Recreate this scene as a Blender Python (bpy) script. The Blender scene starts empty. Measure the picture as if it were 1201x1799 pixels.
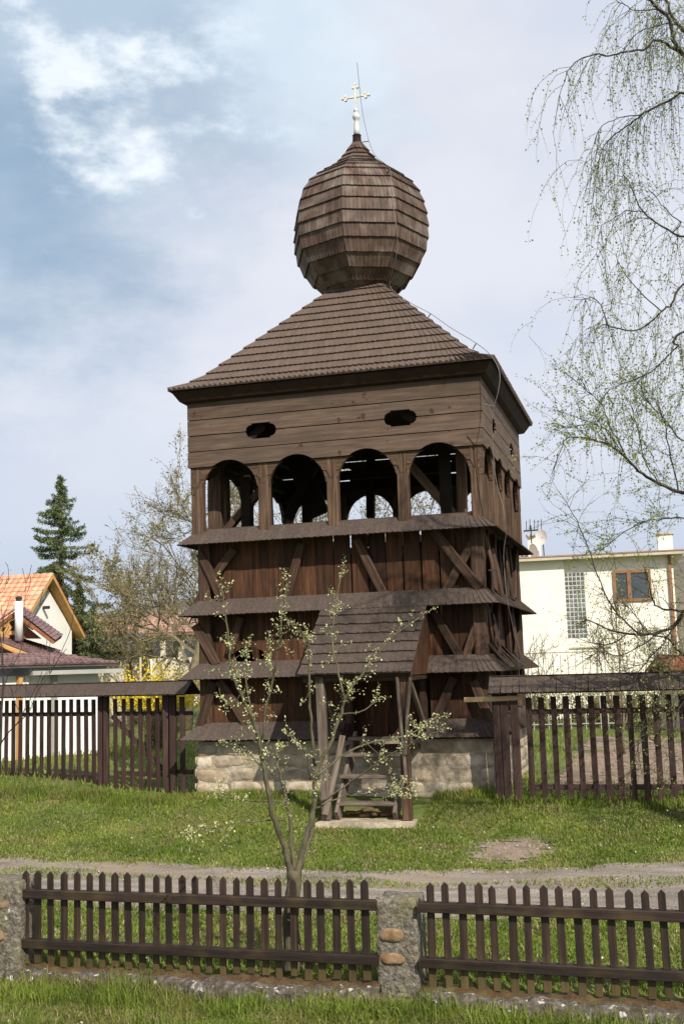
import bpy, bmesh, math, random
import numpy as np
from mathutils import Matrix, Vector, noise
random.seed(7)
rng = np.random.default_rng(11)
R = math.radians
scene = bpy.context.scene
COL = scene.collection

# ------------------------------------------------------------------ camera
CAM = Vector((5.028, -20.100, 2.063))
_y, _p, _r, FPX = R(-15.4565), R(7.6525), R(-1.7707), 1987.9
FW = Vector((math.sin(_y)*math.cos(_p), math.cos(_y)*math.cos(_p), math.sin(_p)))
_rt = Vector((math.cos(_y), -math.sin(_y), 0)); _up = _rt.cross(FW)
RT = _rt*math.cos(_r)+_up*math.sin(_r); UP = -_rt*math.sin(_r)+_up*math.cos(_r)
cd = bpy.data.cameras.new('camera'); cam = bpy.data.objects.new('camera', cd); COL.objects.link(cam)
cam.matrix_world = Matrix(((RT.x, UP.x, -FW.x, CAM.x), (RT.y, UP.y, -FW.y, CAM.y), (RT.z, UP.z, -FW.z, CAM.z), (0, 0, 0, 1)))
cd.sensor_fit = 'VERTICAL'; cd.sensor_height = 36.0; cd.lens = 36.0*FPX/1799.0
cd.clip_start = 0.1; cd.clip_end = 3000
scene.camera = cam

# ------------------------------------------------------------------ light
SUN_EL, SUN_AZ = R(40), R(40)          # azimuth from -y (front of the tower) towards +x
sdir = Vector((math.sin(SUN_AZ)*math.cos(SUN_EL), -math.cos(SUN_AZ)*math.cos(SUN_EL), math.sin(SUN_EL)))
sl = bpy.data.lights.new('sun', 'SUN'); sl.energy = 4.6; sl.angle = R(0.5); sl.color = (1.0, 0.93, 0.82)
so = bpy.data.objects.new('sun', sl); COL.objects.link(so)
so.rotation_euler = sdir.to_track_quat('Z', 'Y').to_euler(); so.location = sdir*50
scene.view_settings.view_transform = 'Standard'; scene.view_settings.look = 'None'
scene.view_settings.gamma = 1; scene.view_settings.exposure = 0.42
scene.render.resolution_x = 683; scene.render.resolution_y = 1024

def pixdir(px, py):
    return (FW+RT*((px-600.5)/FPX)-UP*((py-899.5)/FPX))
def at(px, py, D): return CAM+pixdir(px, py)*D
def onY(px, py, y):
    d = pixdir(px, py); return CAM+d*((y-CAM.y)/d.y)
def onZ(px, py, z):
    d = pixdir(px, py); return CAM+d*((z-CAM.z)/d.z)

w = bpy.data.worlds.new("World"); scene.world = w; w.use_nodes = True
nt = w.node_tree; nt.nodes.clear(); N = nt.nodes; L = nt.links
def node(t, **k):
    n = N.new(t)
    for a, b in k.items(): setattr(n, a, b)
    return n
out = node('ShaderNodeOutputWorld'); tc = node('ShaderNodeTexCoord')
sky = node('ShaderNodeTexSky', sky_type='NISHITA', sun_disc=False, sun_elevation=SUN_EL)
sky.sun_rotation = math.atan2(sdir.x, sdir.y)
b1 = node('ShaderNodeBackground'); b1.inputs['Strength'].default_value = 0.10; L.new(sky.outputs[0], b1.inputs[0])
nz = node('ShaderNodeTexNoise'); nz.inputs['Scale'].default_value = 3.2; nz.inputs['Detail'].default_value = 6; nz.inputs['Roughness'].default_value = .52
mp = node('ShaderNodeMapping'); mp.inputs['Scale'].default_value = (1, 1, 1.9); mp.inputs['Location'].default_value = (1.3, .4, .2)
L.new(tc.outputs['Generated'], mp.inputs[0]); L.new(mp.outputs[0], nz.inputs['Vector'])
nz2 = node('ShaderNodeTexNoise'); nz2.inputs['Scale'].default_value = 9.0; nz2.inputs['Detail'].default_value = 7; nz2.inputs['Roughness'].default_value = .6
L.new(mp.outputs[0], nz2.inputs['Vector'])
def math_(op, a, b=None, c=None, clamp=False):
    m = node('ShaderNodeMath', operation=op, use_clamp=clamp)
    for i, v in enumerate((a, b, c)):
        if v is None: continue
        if isinstance(v, (int, float)): m.inputs[i].default_value = v
        else: L.new(v, m.inputs[i])
    return m.outputs[0]
def blob(px, py, r0, r1, warp=.06):
    """1 inside angular radius r0 of a sky direction, 0 beyond r1, ragged by the cloud noise"""
    d = pixdir(px, py).normalized()
    dp = node('ShaderNodeVectorMath', operation='DISTANCE'); L.new(tc.outputs['Generated'], dp.inputs[0]); dp.inputs[1].default_value = d
    wv = math_('MULTIPLY_ADD', math_('SUBTRACT', nz2.outputs[0], .5), warp*5, dp.outputs['Value'])
    mr = node('ShaderNodeMapRange', interpolation_type='SMOOTHERSTEP'); L.new(wv, mr.inputs[0])
    mr.inputs[1].default_value = r0; mr.inputs[2].default_value = r1; mr.inputs[3].default_value = 1; mr.inputs[4].default_value = 0
    return mr.outputs[0]
def mixc(f, a, b):
    m = node('ShaderNodeMix', data_type='RGBA')
    if isinstance(f, (int, float)): m.inputs[0].default_value = f
    else: L.new(f, m.inputs[0])
    for i, v in ((6, a), (7, b)):
        if isinstance(v, tuple): m.inputs[i].default_value = (*v, 1)
        else: L.new(v, m.inputs[i])
    return m.outputs[2]
cr = node('ShaderNodeMapRange', interpolation_type='SMOOTHSTEP'); L.new(nz.outputs[0], cr.inputs[0])
cr.inputs[1].default_value = .38; cr.inputs[2].default_value = .62
sep = node('ShaderNodeSeparateXYZ'); L.new(tc.outputs['Generated'], sep.inputs[0])
hz = node('ShaderNodeMapRange', interpolation_type='SMOOTHSTEP'); L.new(sep.outputs[2], hz.inputs[0]); hz.inputs[1].default_value = .02; hz.inputs[2].default_value = .26
pale = mixc(cr.outputs[0], (.545, .58, .665), (.63, .645, .70))
base = mixc(hz.outputs[0], (.43, .485, .59), pale)
blue = mixc(cr.outputs[0], (.25, .35, .465), (.39, .485, .59))
m1 = math_('MAXIMUM', blob(-60, 220, .06, .31), blob(200, -60, .06, .32))
c1 = mixc(math_('MULTIPLY', m1, 1.0), base, blue)
m2 = blob(250, 235, -.05, .105, .09)
m5 = math_('MULTIPLY', blob(120, 130, -.04, .05, .08), .8)
m3 = math_('MAXIMUM', math_('MULTIPLY', m2, .97), m5)
c2 = mixc(m3, c1, (.80, .845, .88))
m4 = blob(540, 50, .0, .14, .06)
c3 = mixc(math_('MULTIPLY', m4, .6), c2, (.70, .78, .84))
b2 = node('ShaderNodeBackground'); L.new(c3, b2.inputs[0]); b2.inputs[1].default_value = 1.0
ms = node('ShaderNodeMixShader'); ms.inputs[0].default_value = .93
L.new(b1.outputs[0], ms.inputs[1]); L.new(b2.outputs[0], ms.inputs[2]); L.new(ms.outputs[0], out.inputs[0])

# ------------------------------------------------------------------ materials
def material(name, cols, kind='noise', scale=(1, 1, 1), rough=.85, bump=.3, bscale=None, tone=None, rand=.0, coord='Object', detail=6,
             dirt=None, dirt_amt=.5, spots=None, spec=.25, transl=0, foot=None):
    m = bpy.data.materials.new(name); m.use_nodes = True
    t = m.node_tree; n = t.nodes; l = t.links; n.clear()
    o = n.new('ShaderNodeOutputMaterial'); p = n.new('ShaderNodeBsdfPrincipled'); l.new(p.outputs[0], o.inputs[0])
    p.inputs['Roughness'].default_value = rough; p.inputs['Specular IOR Level'].default_value = spec
    tcn = n.new('ShaderNodeTexCoord'); oi = n.new('ShaderNodeObjectInfo')
    off = n.new('ShaderNodeVectorMath'); off.operation = 'MULTIPLY_ADD'
    comb = n.new('ShaderNodeCombineXYZ')
    for i in range(3): l.new(oi.outputs['Random'], comb.inputs[i])
    l.new(comb.outputs[0], off.inputs[0]); off.inputs[1].default_value = (37, 53, 71); l.new(tcn.outputs[coord], off.inputs[2])
    mp = n.new('ShaderNodeMapping'); mp.inputs['Scale'].default_value = scale; l.new(off.outputs[0], mp.inputs[0])
    nz = n.new('ShaderNodeTexNoise'); nz.inputs['Scale'].default_value = 1; nz.inputs['Detail'].default_value = detail; nz.inputs['Roughness'].default_value = .62
    l.new(mp.outputs[0], nz.inputs['Vector'])
    ramp = n.new('ShaderNodeValToRGB'); e = ramp.color_ramp.elements
    lo, hi = .30, .70
    while len(e) < len(cols): e.new(.5)
    for i, c in enumerate(cols):
        e[i].position = lo+(hi-lo)*i/(len(cols)-1); e[i].color = (*c, 1)
    l.new(nz.outputs[0], ramp.inputs[0]); colr = ramp.outputs[0]
    def mul(colr, fac):
        v = n.new('ShaderNodeVectorMath'); v.operation = 'SCALE'; l.new(colr, v.inputs[0]); l.new(fac, v.inputs['Scale']); return v.outputs[0]
    if dirt:
        dz = n.new('ShaderNodeTexNoise'); dz.inputs['Scale'].default_value = dirt[1]; dz.inputs['Detail'].default_value = 5
        l.new(off.outputs[0], dz.inputs['Vector'])
        mr = n.new('ShaderNodeMapRange'); l.new(dz.outputs[0], mr.inputs[0]); mr.inputs[1].default_value = .48; mr.inputs[2].default_value = .68; mr.inputs[4].default_value = dirt_amt
        mx = n.new('ShaderNodeMix'); mx.data_type = 'RGBA'; l.new(mr.outputs[0], mx.inputs[0]); l.new(colr, mx.inputs[6]); mx.inputs[7].default_value = (*dirt[0], 1)
        colr = mx.outputs[2]
    if spots:
        dz = n.new('ShaderNodeTexNoise'); dz.inputs['Scale'].default_value = spots[1]; dz.inputs['Detail'].default_value = 3
        l.new(off.outputs[0], dz.inputs['Vector'])
        mr = n.new('ShaderNodeMapRange'); l.new(dz.outputs[0], mr.inputs[0]); mr.inputs[1].default_value = spots[2]; mr.inputs[2].default_value = spots[2]+.05; mr.inputs[4].default_value = .9
        mx = n.new('ShaderNodeMix'); mx.data_type = 'RGBA'; l.new(mr.outputs[0], mx.inputs[0]); l.new(colr, mx.inputs[6]); mx.inputs[7].default_value = (*spots[0], 1)
        colr = mx.outputs[2]
    if foot:
        sx = n.new('ShaderNodeSeparateXYZ'); l.new(tcn.outputs['Object'], sx.inputs[0])
        ad = n.new('ShaderNodeMath'); ad.operation = 'MULTIPLY_ADD'; l.new(nz.outputs[0], ad.inputs[0]); ad.inputs[1].default_value = -.35; l.new(sx.outputs[2], ad.inputs[2])
        mr = n.new('ShaderNodeMapRange'); l.new(ad.outputs[0], mr.inputs[0]); mr.inputs[1].default_value = foot[1]; mr.inputs[2].default_value = foot[2]; mr.inputs[3].default_value = .75; mr.inputs[4].default_value = 0
        mx = n.new('ShaderNodeMix'); mx.data_type = 'RGBA'; l.new(mr.outputs[0], mx.inputs[0]); l.new(colr, mx.inputs[6]); mx.inputs[7].default_value = (*foot[0], 1)
        colr = mx.outputs[2]
    if rand:
        mr = n.new('ShaderNodeMapRange'); l.new(oi.outputs['Random'], mr.inputs[0]); mr.inputs[3].default_value = 1-rand; mr.inputs[4].default_value = 1+rand
        colr = mul(colr, mr.outputs[0])
    if tone:
        a = n.new('ShaderNodeAttribute'); a.attribute_name = 'tone'
        mr = n.new('ShaderNodeMapRange'); l.new(a.outputs['Fac'], mr.inputs[0]); mr.inputs[3].default_value = 1-tone; mr.inputs[4].default_value = 1+tone
        colr = mul(colr, mr.outputs[0])
    l.new(colr, p.inputs['Base Color'])
    if transl:
        tb = n.new('ShaderNodeBsdfTranslucent'); l.new(colr, tb.inputs[0]); mxs = n.new('ShaderNodeMixShader'); mxs.inputs[0].default_value = transl
        l.new(p.outputs[0], mxs.inputs[1]); l.new(tb.outputs[0], mxs.inputs[2]); l.new(mxs.outputs[0], o.inputs[0])
    if bump:
        bn = n.new('ShaderNodeBump'); bn.inputs['Strength'].default_value = bump; bn.inputs['Distance'].default_value = .02
        if bscale:
            n2 = n.new('ShaderNodeTexNoise'); n2.inputs['Scale'].default_value = bscale; n2.inputs['Detail'].default_value = 6; l.new(off.outputs[0], n2.inputs['Vector']); l.new(n2.outputs[0], bn.inputs['Height'])
        else: l.new(nz.outputs[0], bn.inputs['Height'])
        l.new(bn.outputs[0], p.inputs['Normal'])
    return m

M = {}
GR = (26, 26, 1.6)      # grain runs along local Z
M['plank'] = material('dark_plank_wood', [(.020, .009, .005), (.056, .024, .011), (.105, .044, .020)], scale=(18, 18, 1.3), rand=.35, dirt=((.022, .013, .009), 1.6), rough=.8)
M['beam'] = material('weathered_beam_wood', [(.020, .012, .008), (.050, .028, .017), (.11, .063, .040)], scale=GR, rand=.25, dirt=((.03, .016, .01), 1.2), rough=.8, bump=.7)
M['post'] = material('brown_post_wood', [(.030, .018, .012), (.075, .045, .028), (.145, .088, .056)], scale=GR, rand=.2, rough=.8, bump=.6)
M['board'] = material('grey_brown_board_wood', [(.055, .036, .025), (.088, .059, .042), (.125, .086, .062)], scale=(20, 20, 1.6), rand=.16, dirt=((.05, .039, .031), 1.3), rough=.8, spots=((.035, .02, .012), 6, .665), bump=.3)
M['greywood'] = material('silver_grey_wood', [(.065, .048, .036), (.13, .10, .08), (.22, .18, .145)], scale=GR, rand=.2, rough=.9, bump=.6)
M['newwood'] = material('new_raw_wood', [(.32, .21, .12), (.45, .32, .20)], scale=GR)
M['shingle'] = material('grey_brown_shingle', [(.070, .049, .038), (.094, .067, .052), (.120, .088, .070)], scale=(38, 38, 6), rand=.07, tone=.10, rough=.75, bump=.25, dirt=((.085, .065, .055), 1.0), dirt_amt=.3)
M['onion'] = material('onion_shingle', [(.048, .028, .020), (.080, .050, .038), (.115, .078, .061)], scale=(9, 9, 3), tone=.25, rough=.7, dirt=((.24, .21, .18), 2.4), dirt_amt=.42)
M['skirt'] = material('purple_brown_shingle', [(.044, .031, .025), (.063, .046, .037), (.086, .065, .053)], scale=(30, 30, 2.0), rand=.08, tone=.10, rough=.75)
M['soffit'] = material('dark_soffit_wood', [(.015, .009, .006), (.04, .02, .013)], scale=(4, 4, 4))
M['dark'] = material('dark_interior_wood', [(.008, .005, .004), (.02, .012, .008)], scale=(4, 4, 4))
M['stone'] = material('pale_rubble_stone', [(.16, .125, .085), (.36, .30, .22), (.54, .48, .38)], scale=(3.5, 3.5, 3.5), rand=.2, bump=1.0, bscale=14, dirt=((.30, .21, .13), 2.2), dirt_amt=.5)
M['mortar'] = material('lime_mortar', [(.25, .20, .145), (.36, .30, .22), (.50, .44, .34)], scale=(5, 5, 5), bump=1.0, bscale=18, dirt=((.12, .10, .075), 1.5), dirt_amt=.5)
M['concrete'] = material('pitted_concrete', [(.045, .038, .030), (.135, .118, .092), (.26, .235, .19)], scale=(24, 24, 24), bump=1.0, bscale=45, dirt=((.13, .12, .05), 3.5), dirt_amt=.6, spots=((.5, .5, .46), 9, .68))
M['lowwall'] = material('mossy_low_wall', [(.03, .024, .020), (.085, .07, .056), (.21, .185, .16)], scale=(17, 17, 17), bump=1.0, bscale=40, dirt=((.05, .038, .018), 5), dirt_amt=.8, spots=((.50, .47, .45), 14, .63))
M['moss'] = material('rusty_moss', [(.035, .024, .010), (.085, .048, .020), (.10, .085, .03)], scale=(9, 9, 9), bump=1.0, bscale=50)
M['embedded'] = material('ochre_stone', [(.07, .042, .022), (.16, .10, .055), (.24, .18, .11)], scale=(10, 10, 10), bump=.8, rand=.25)
M['fence'] = material('dark_brown_fence_wood', [(.008, .004, .003), (.019, .010, .007), (.036, .020, .013)], scale=GR, rand=.25, rough=.6, dirt=((.085, .06, .018), 4), dirt_amt=.35, spec=.4)
M['picket'] = material('mossy_foot_picket_wood', [(.009, .005, .003), (.023, .012, .008), (.045, .024, .015)], scale=GR, rand=.3, rough=.6, spec=.4, foot=((.085, .062, .020), -.15, .12))
M['backfence'] = material('chocolate_fence_paint', [(.022, .011, .009), (.040, .021, .017), (.062, .036, .028)], scale=GR, rand=.25, rough=.7)
M['white_metal'] = material('white_painted_metal', [(.50, .49, .46), (.62, .61, .58)], scale=(5, 5, 5), bump=0, rough=.4)
M['wire'] = material('dull_steel_wire', [(.10, .095, .09), (.18, .17, .165)], scale=(5, 5, 5), bump=0, rough=.5)
M['ground'] = material('grassy_soil', [(.05, .065, .015), (.085, .12, .022), (.14, .15, .045)], scale=(2.2, 2.2, 2.2), bump=.6, bscale=8, dirt=((.13, .10, .06), .9), dirt_amt=.45)
M['path'] = material('gravel_path', [(.13, .108, .088), (.215, .185, .155), (.30, .265, .23)], scale=(.8, 5, 5), bump=1.0, bscale=30, dirt=((.24, .185, .13), .7), dirt_amt=.7, spots=((.12, .105, .09), 22, .64))
M['soil'] = material('garden_soil', [(.12, .085, .06), (.20, .15, .11), (.27, .21, .16)], scale=(3, 3, 3), bump=1.0, bscale=7)
M['pebble'] = material('pebble', [(.12, .10, .085), (.25, .225, .195)], scale=(6, 6, 6), tone=.4, bump=0)
M['litter'] = material('dry_leaf', [(.36, .29, .19), (.6, .53, .40)], scale=(30, 30, 30), tone=.3, bump=0)
M['grass'] = material('grass_blade', [(.095, .15, .022), (.175, .235, .034), (.29, .31, .07)], scale=(.9, .9, .9), tone=.45, bump=0, transl=.42, rough=.6, dirt=((.27, .22, .10), 1.7), dirt_amt=.55)
M['straw'] = material('straw_blade', [(.26, .21, .11), (.40, .34, .20)], scale=(3, 3, 3), tone=.3, bump=0, transl=.3)
M['bark'] = material('olive_bark', [(.045, .038, .022), (.095, .082, .05), (.16, .14, .09)], scale=(14, 14, 5), bump=.8)
M['darkbark'] = material('dark_twig_bark', [(.022, .016, .014), (.06, .048, .042)], scale=(14, 14, 5), bump=.5)
M['palebark'] = material('tan_bark', [(.10, .082, .05), (.20, .165, .10)], scale=(8, 8, 5), bump=.5)
M['bud'] = material('pale_green_bud', [(.33, .36, .13), (.56, .56, .28), (.68, .66, .44)], scale=(40, 40, 40), tone=.25, bump=0, transl=.3)
M['birchleaf'] = material('young_birch_leaf', [(.17, .22, .045), (.34, .40, .09)], scale=(6, 6, 6), tone=.4, bump=0, transl=.4)
M['willowleaf'] = material('olive_spring_leaf', [(.17, .155, .05), (.33, .29, .11)], scale=(3, 3, 3), tone=.35, bump=0, transl=.3)
M['spruce'] = material('spruce_needle', [(.06, .09, .038), (.11, .145, .06), (.17, .195, .09)], scale=(1.5, 1.5, 1.5), tone=.45, bump=0, transl=.15)
M['yellowflower'] = material('yellow_blossom', [(.62, .47, .02), (.82, .66, .06)], scale=(9, 9, 9), tone=.2, bump=0, transl=.3)
M['cream'] = material('cream_render', [(.76, .72, .60), (.82, .79, .69)], scale=(1.5, 1.5, 1.5), bump=.1, bscale=30)
M['white'] = material('white_render', [(.72, .72, .68), (.80, .80, .77)], scale=(1.5, 1.5, 1.5), bump=.1, bscale=30)
M['beige'] = material('beige_render', [(.42, .37, .27), (.55, .50, .38)], scale=(1.5, 1.5, 1.5), bump=.1, bscale=30)
M['greyrender'] = material('grey_render', [(.30, .30, .27), (.40, .41, .37)], scale=(1.5, 1.5, 1.5), bump=.1, bscale=30)
M['tile'] = material('orange_roof_tile', [(.52, .24, .14), (.64, .34, .22)], scale=(3, 3, 3), tone=.2, bump=.2)
M['browntile'] = material('plum_roof_tile', [(.10, .055, .052), (.20, .125, .12)], scale=(3, 3, 3), tone=.3, bump=.2, rough=.5)
M['redtile'] = material('red_roof_edge', [(.27, .15, .11), (.36, .23, .18)], scale=(3, 3, 3), tone=.2, bump=.2)
M['greyroof'] = material('slate_roof', [(.07, .065, .065), (.13, .12, .12)], scale=(3, 3, 3), tone=.2, bump=.2)
M['ochrewood'] = material('ochre_timber', [(.40, .21, .07), (.54, .32, .13)], scale=(6, 6, 2), bump=.1)
M['redwood'] = material('red_brown_soffit_wood', [(.16, .06, .03), (.28, .12, .06)], scale=(6, 6, 2), bump=.1)
M['winframe'] = material('orange_brown_window_frame', [(.22, .11, .055), (.30, .16, .08)], scale=(6, 6, 6), bump=0)
M['winbox'] = material('glass_block_grid', [(.42, .40, .34), (.52, .50, .44)], scale=(6, 6, 6), bump=0)
M['glass'] = material('dark_window_glass', [(.035, .045, .05), (.07, .08, .09)], scale=(.8, .8, .8), bump=0, rough=.08, spec=.8)
M['blockglass'] = material('glass_block', [(.07, .09, .10), (.17, .20, .21)], scale=(5, 5, 5), bump=.2, rough=.15, rand=.4, spec=.8)
M['iron'] = material('dark_iron', [(.03, .025, .02), (.06, .05, .04)], scale=(5, 5, 5), bump=0, rough=.6)
M['greyiron'] = material('grey_railing', [(.28, .28, .24), (.36, .36, .32)], scale=(5, 5, 5), bump=0, rough=.5)
M['hill'] = material('bare_wooded_hill', [(.07, .062, .045), (.12, .105, .075), (.16, .145, .10)], scale=(.15, .15, .3), bump=1, bscale=.5)

# ------------------------------------------------------------------ object helpers
WM = {}
def link(o, W=None, parent=None):
    COL.objects.link(o); W = W or Matrix.Identity(4); WM[o.name] = W
    if parent is not None:
        o.parent = parent; o.matrix_basis = WM[parent.name].inverted() @ W
    else: o.matrix_basis = W
    return o
def tag(o, label=None, cat=None, group=None, kind=None):
    if label: o['label'] = label
    if cat: o['category'] = cat
    if group: o['group'] = group
    if kind: o['kind'] = kind
    return o
def thing(name, loc, label, cat, group=None, rz=0):
    o = bpy.data.objects.new(name, None); o.empty_display_size = .2
    link(o, Matrix.Translation(Vector(loc)) @ Matrix.Rotation(rz, 4, 'Z'))
    return tag(o, label, cat, group)
class MB:
    """collects polygons in world space and links them as one mesh object"""
    def __init__(s): s.v = []; s.f = []; s.t = []; s.tone = .5
    def poly(s, pts, quads):
        b = len(s.v); s.v += [tuple(p) for p in pts]; s.f += [tuple(b+i for i in q) for q in quads]; s.t += [s.tone]*len(pts)
    def hexa(s, p):   # 8 points: bottom ring 0-3, top ring 4-7
        s.poly(p, [(0, 3, 2, 1), (4, 5, 6, 7), (0, 1, 5, 4), (1, 2, 6, 5), (2, 3, 7, 6), (3, 0, 4, 7)])
    def box(s, a, b):
        (x0, y0, z0), (x1, y1, z1) = a, b
        s.hexa([(x0, y0, z0), (x1, y0, z0), (x1, y1, z0), (x0, y1, z0), (x0, y0, z1), (x1, y0, z1), (x1, y1, z1), (x0, y1, z1)])
    def tube(s, pts, rad, n=6, cap=True):
        pts = [Vector(p) for p in pts]; b = len(s.v); m = len(pts)
        for i, p in enumerate(pts):
            d = (pts[min(i+1, m-1)]-pts[max(i-1, 0)])
            d = d.normalized() if d.length > 1e-9 else Vector((0, 0, 1))
            ax = d.cross(Vector((.31, .9, .27))).normalized(); ay = d.cross(ax)
            r = rad[i] if isinstance(rad, (list, tuple)) else rad
            for k in range(n):
                a = 2*math.pi*k/n; s.v.append(tuple(p+ax*(r*math.cos(a))+ay*(r*math.sin(a)))); s.t.append(s.tone)
        for i in range(m-1):
            for k in range(n):
                k2 = (k+1) % n; s.f.append((b+i*n+k, b+i*n+k2, b+(i+1)*n+k2, b+(i+1)*n+k))
        if cap:
            s.f.append(tuple(b+k for k in range(n))[::-1]); s.f.append(tuple(b+(m-1)*n+k for k in range(n)))
    def build(s, name, mat, parent=None, smooth=False, W=None, kind=None, local=False):
        me = bpy.data.meshes.new(name)
        Wm = W or (WM[parent.name] if parent is not None else Matrix.Identity(4))
        if local: vs = s.v
        else:
            A = np.array(s.v, dtype=float).reshape(-1, 3); I = np.array(Wm.inverted())
            vs = (A @ I[:3, :3].T + I[:3, 3]).tolist()
        me.from_pydata(vs, [], s.f)
        at_ = me.attributes.new('tone', 'FLOAT', 'POINT'); at_.data.foreach_set('value', np.array(s.t, dtype=np.float32))
        me.materials.append(mat)
        if smooth: me.polygons.foreach_set('use_smooth', [True]*len(me.polygons))
        me.update()
        o = link(bpy.data.objects.new(name, me), Wm, parent)
        if kind: o['kind'] = kind
        return o
def frame_z(p0, p1, face):
    """matrix with local Z along p0->p1 and local -Y towards 'face'"""
    p0, p1 = Vector(p0), Vector(p1); z = (p1-p0).normalized(); f = Vector(face)
    y = -(f-z*f.dot(z)).normalized(); x = y.cross(z)
    return Matrix(((x.x, y.x, z.x, p0.x), (x.y, y.y, z.y, p0.y), (x.z, y.z, z.z, p0.z), (0, 0, 0, 1))), (p1-p0).length
_cache = {}
def beam(name, p0, p1, wd, dp, mat, parent, face=(0, -1, 0), ch=.012, wob=.006, tip=0, label=None, share=None):
    """chamfered timber from p0 to p1 (centre line), width wd, depth dp; optional pointed top 'tip'"""
    W, ln = frame_z(p0, p1, face)
    key = share and (share, round(wd, 3), round(dp, 3), round(ln, 2), mat.name)
    me = _cache.get(key) if key else None
    if me is None:
        a, b = wd/2, dp/2; c = min(ch, a*.4, b*.4)
        sec = [(-a+c, -b), (a-c, -b), (a, -b+c), (a, b-c), (a-c, b), (-a+c, b), (-a, b-c), (-a, -b+c)]
        nseg = 3 if ln > .6 else 2; V = []; F = []
        for i in range(nseg):
            z = ln*i/(nseg-1); jx, jy = (random.uniform(-wob, wob), random.uniform(-wob, wob)) if 0 < i < nseg-1 else (0, 0)
            sc = 1+random.uniform(-1, 1)*wob*2
            for x, y in sec:
                zz = z
                if tip and i == nseg-1: zz = ln-tip*abs(x)/a
                V.append((x*sc+jx, y*sc+jy, zz))
        if tip:   # ridge points so that the top reads as a picket tip
            V += [(0, -b, ln), (0, b, ln)]
        for i in range(nseg-1):
            for k in range(8):
                k2 = (k+1) % 8
                q = (i*8+k, i*8+k2, (i+1)*8+k2, (i+1)*8+k)
                F.append(q)
        F.append(tuple(range(8))[::-1]); t = (nseg-1)*8
        if tip:
            s0, s1 = len(V)-2, len(V)-1
            F += [(t, t+1, s0), (t+1, t+2, t+3, t+4, s1, s0), (t+4, t+5, s1), (t+5, t+6, t+7, t, s0, s1)]
        else: F.append(tuple(t+k for k in range(8)))
        me = bpy.data.meshes.new(name); me.from_pydata(V, [], F); me.materials.append(mat); me.update()
        if key: _cache[key] = me
    o = link(bpy.data.objects.new(name, me), W, parent)
    if label: o['label'] = label
    return o
def strip_board(name, x0, x1, lo, hi, ymid, th, k, mat, parent, step=.04, extra=()):
    """horizontal board on side k of the tower with shaped lower / upper edges lo(x), hi(x)"""
    xs = sorted(set([round(x0+(x1-x0)*i/max(1, int((x1-x0)/step)), 4) for i in range(int((x1-x0)/step)+1)]+[e for e in extra if x0 < e < x1]))
    V = []; F = []
    for x in xs:
        a, b = lo(x), hi(x); V += [(x, -th/2, a), (x, -th/2, b), (x, th/2, b), (x, th/2, a)]
    n = len(xs)
    for i in range(n-1):
        for j in range(4):
            j2 = (j+1) % 4; F.append((4*i+j, 4*(i+1)+j, 4*(i+1)+j2, 4*i+j2))
    F += [(0, 1, 2, 3), (4*n-1, 4*n-2, 4*n-3, 4*n-4)]
    # local Z must run along the board: x -> Z
    V = [(v[2], v[1], v[0]) for v in V]; F = [f[::-1] for f in F]
    me = bpy.data.meshes.new(name); me.from_pydata(V, [], F); me.materials.append(mat); me.update()
    B = Matrix(((0, 0, 1, 0), (0, 1, 0, ymid), (1, 0, 0, 0), (0, 0, 0, 1)))
    return link(bpy.data.objects.new(name, me), Matrix.Rotation(k*math.pi/2, 4, 'Z') @ B, parent)
def sidept(k, x, y, z): return Matrix.Rotation(k*math.pi/2, 4, 'Z') @ Vector((x, y, z))

# ------------------------------------------------------------------ terrain
GY = [(-400, -1.2), (-30, -1.2), (-18, -1.15), (-13, -1.05), (-11.3, -.93), (-10.5, -.86), (-10.15, -.69), (-8.1, -.53), (-5.7, -.46), (-4.6, -.36), (-3.9, -.24), (-3.2, -.08), (-2.6, 0), (400, 0)]
gyx = np.array([a for a, _ in GY]); gyz = np.array([b for _, b in GY])
def gz(x, y):
    b = np.interp(y, gyx, gyz)
    near = np.clip((np.asarray(y)+12)/2, 0, 1)*0+1
    tt = np.clip((-2.8-np.asarray(x))/4, 0, 1)*np.clip((np.asarray(y)+4.2)/1.5, 0, 1)*np.clip((9-np.asarray(y))/6, 0, 1)
    return b + .2*tt*tt*(3-2*tt) + near*(.018*np.sin(1.7*x+.9*y)+.012*np.sin(3.1*x-2.3*y+1)+.006*np.sin(7*x+5*y))
def axis_grid(lo, hi, near0, near1, st):
    a = list(np.arange(near0, near1+1e-6, st)); d = st
    x = near1
    while x < hi: d *= 1.35; x += d; a.append(min(x, hi))
    x = near0; d = st; pre = []
    while x > lo: d *= 1.35; x -= d; pre.append(max(x, lo))
    return np.array(pre[::-1]+a)
def sheet(name, xs, ys, mat, dz=0, kind='structure', mask=None):
    X, Y = np.meshgrid(xs, ys); Z = gz(X, Y)+dz
    V = np.stack([X, Y, Z], -1).reshape(-1, 3).tolist(); nx = len(xs); F = []
    for j in range(len(ys)-1):
        for i in range(nx-1):
            if mask and not mask((xs[i]+xs[i+1])/2, (ys[j]+ys[j+1])/2): continue
            F.append((j*nx+i, j*nx+i+1, (j+1)*nx+i+1, (j+1)*nx+i))
    me = bpy.data.meshes.new(name); me.from_pydata(V, [], F); me.materials.append(mat)
    me.polygons.foreach_set('use_smooth', [True]*len(me.polygons)); me.update()
    o = link(bpy.data.objects.new(name, me)); o['kind'] = kind; return o
sheet('ground', axis_grid(-900, 900, -9, 8, .2), axis_grid(-300, 1200, -13, -1, .2), M['ground'])
def nz1(x, s=0): return noise.noise(Vector((x, s*7.3, 1.7)))
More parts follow.
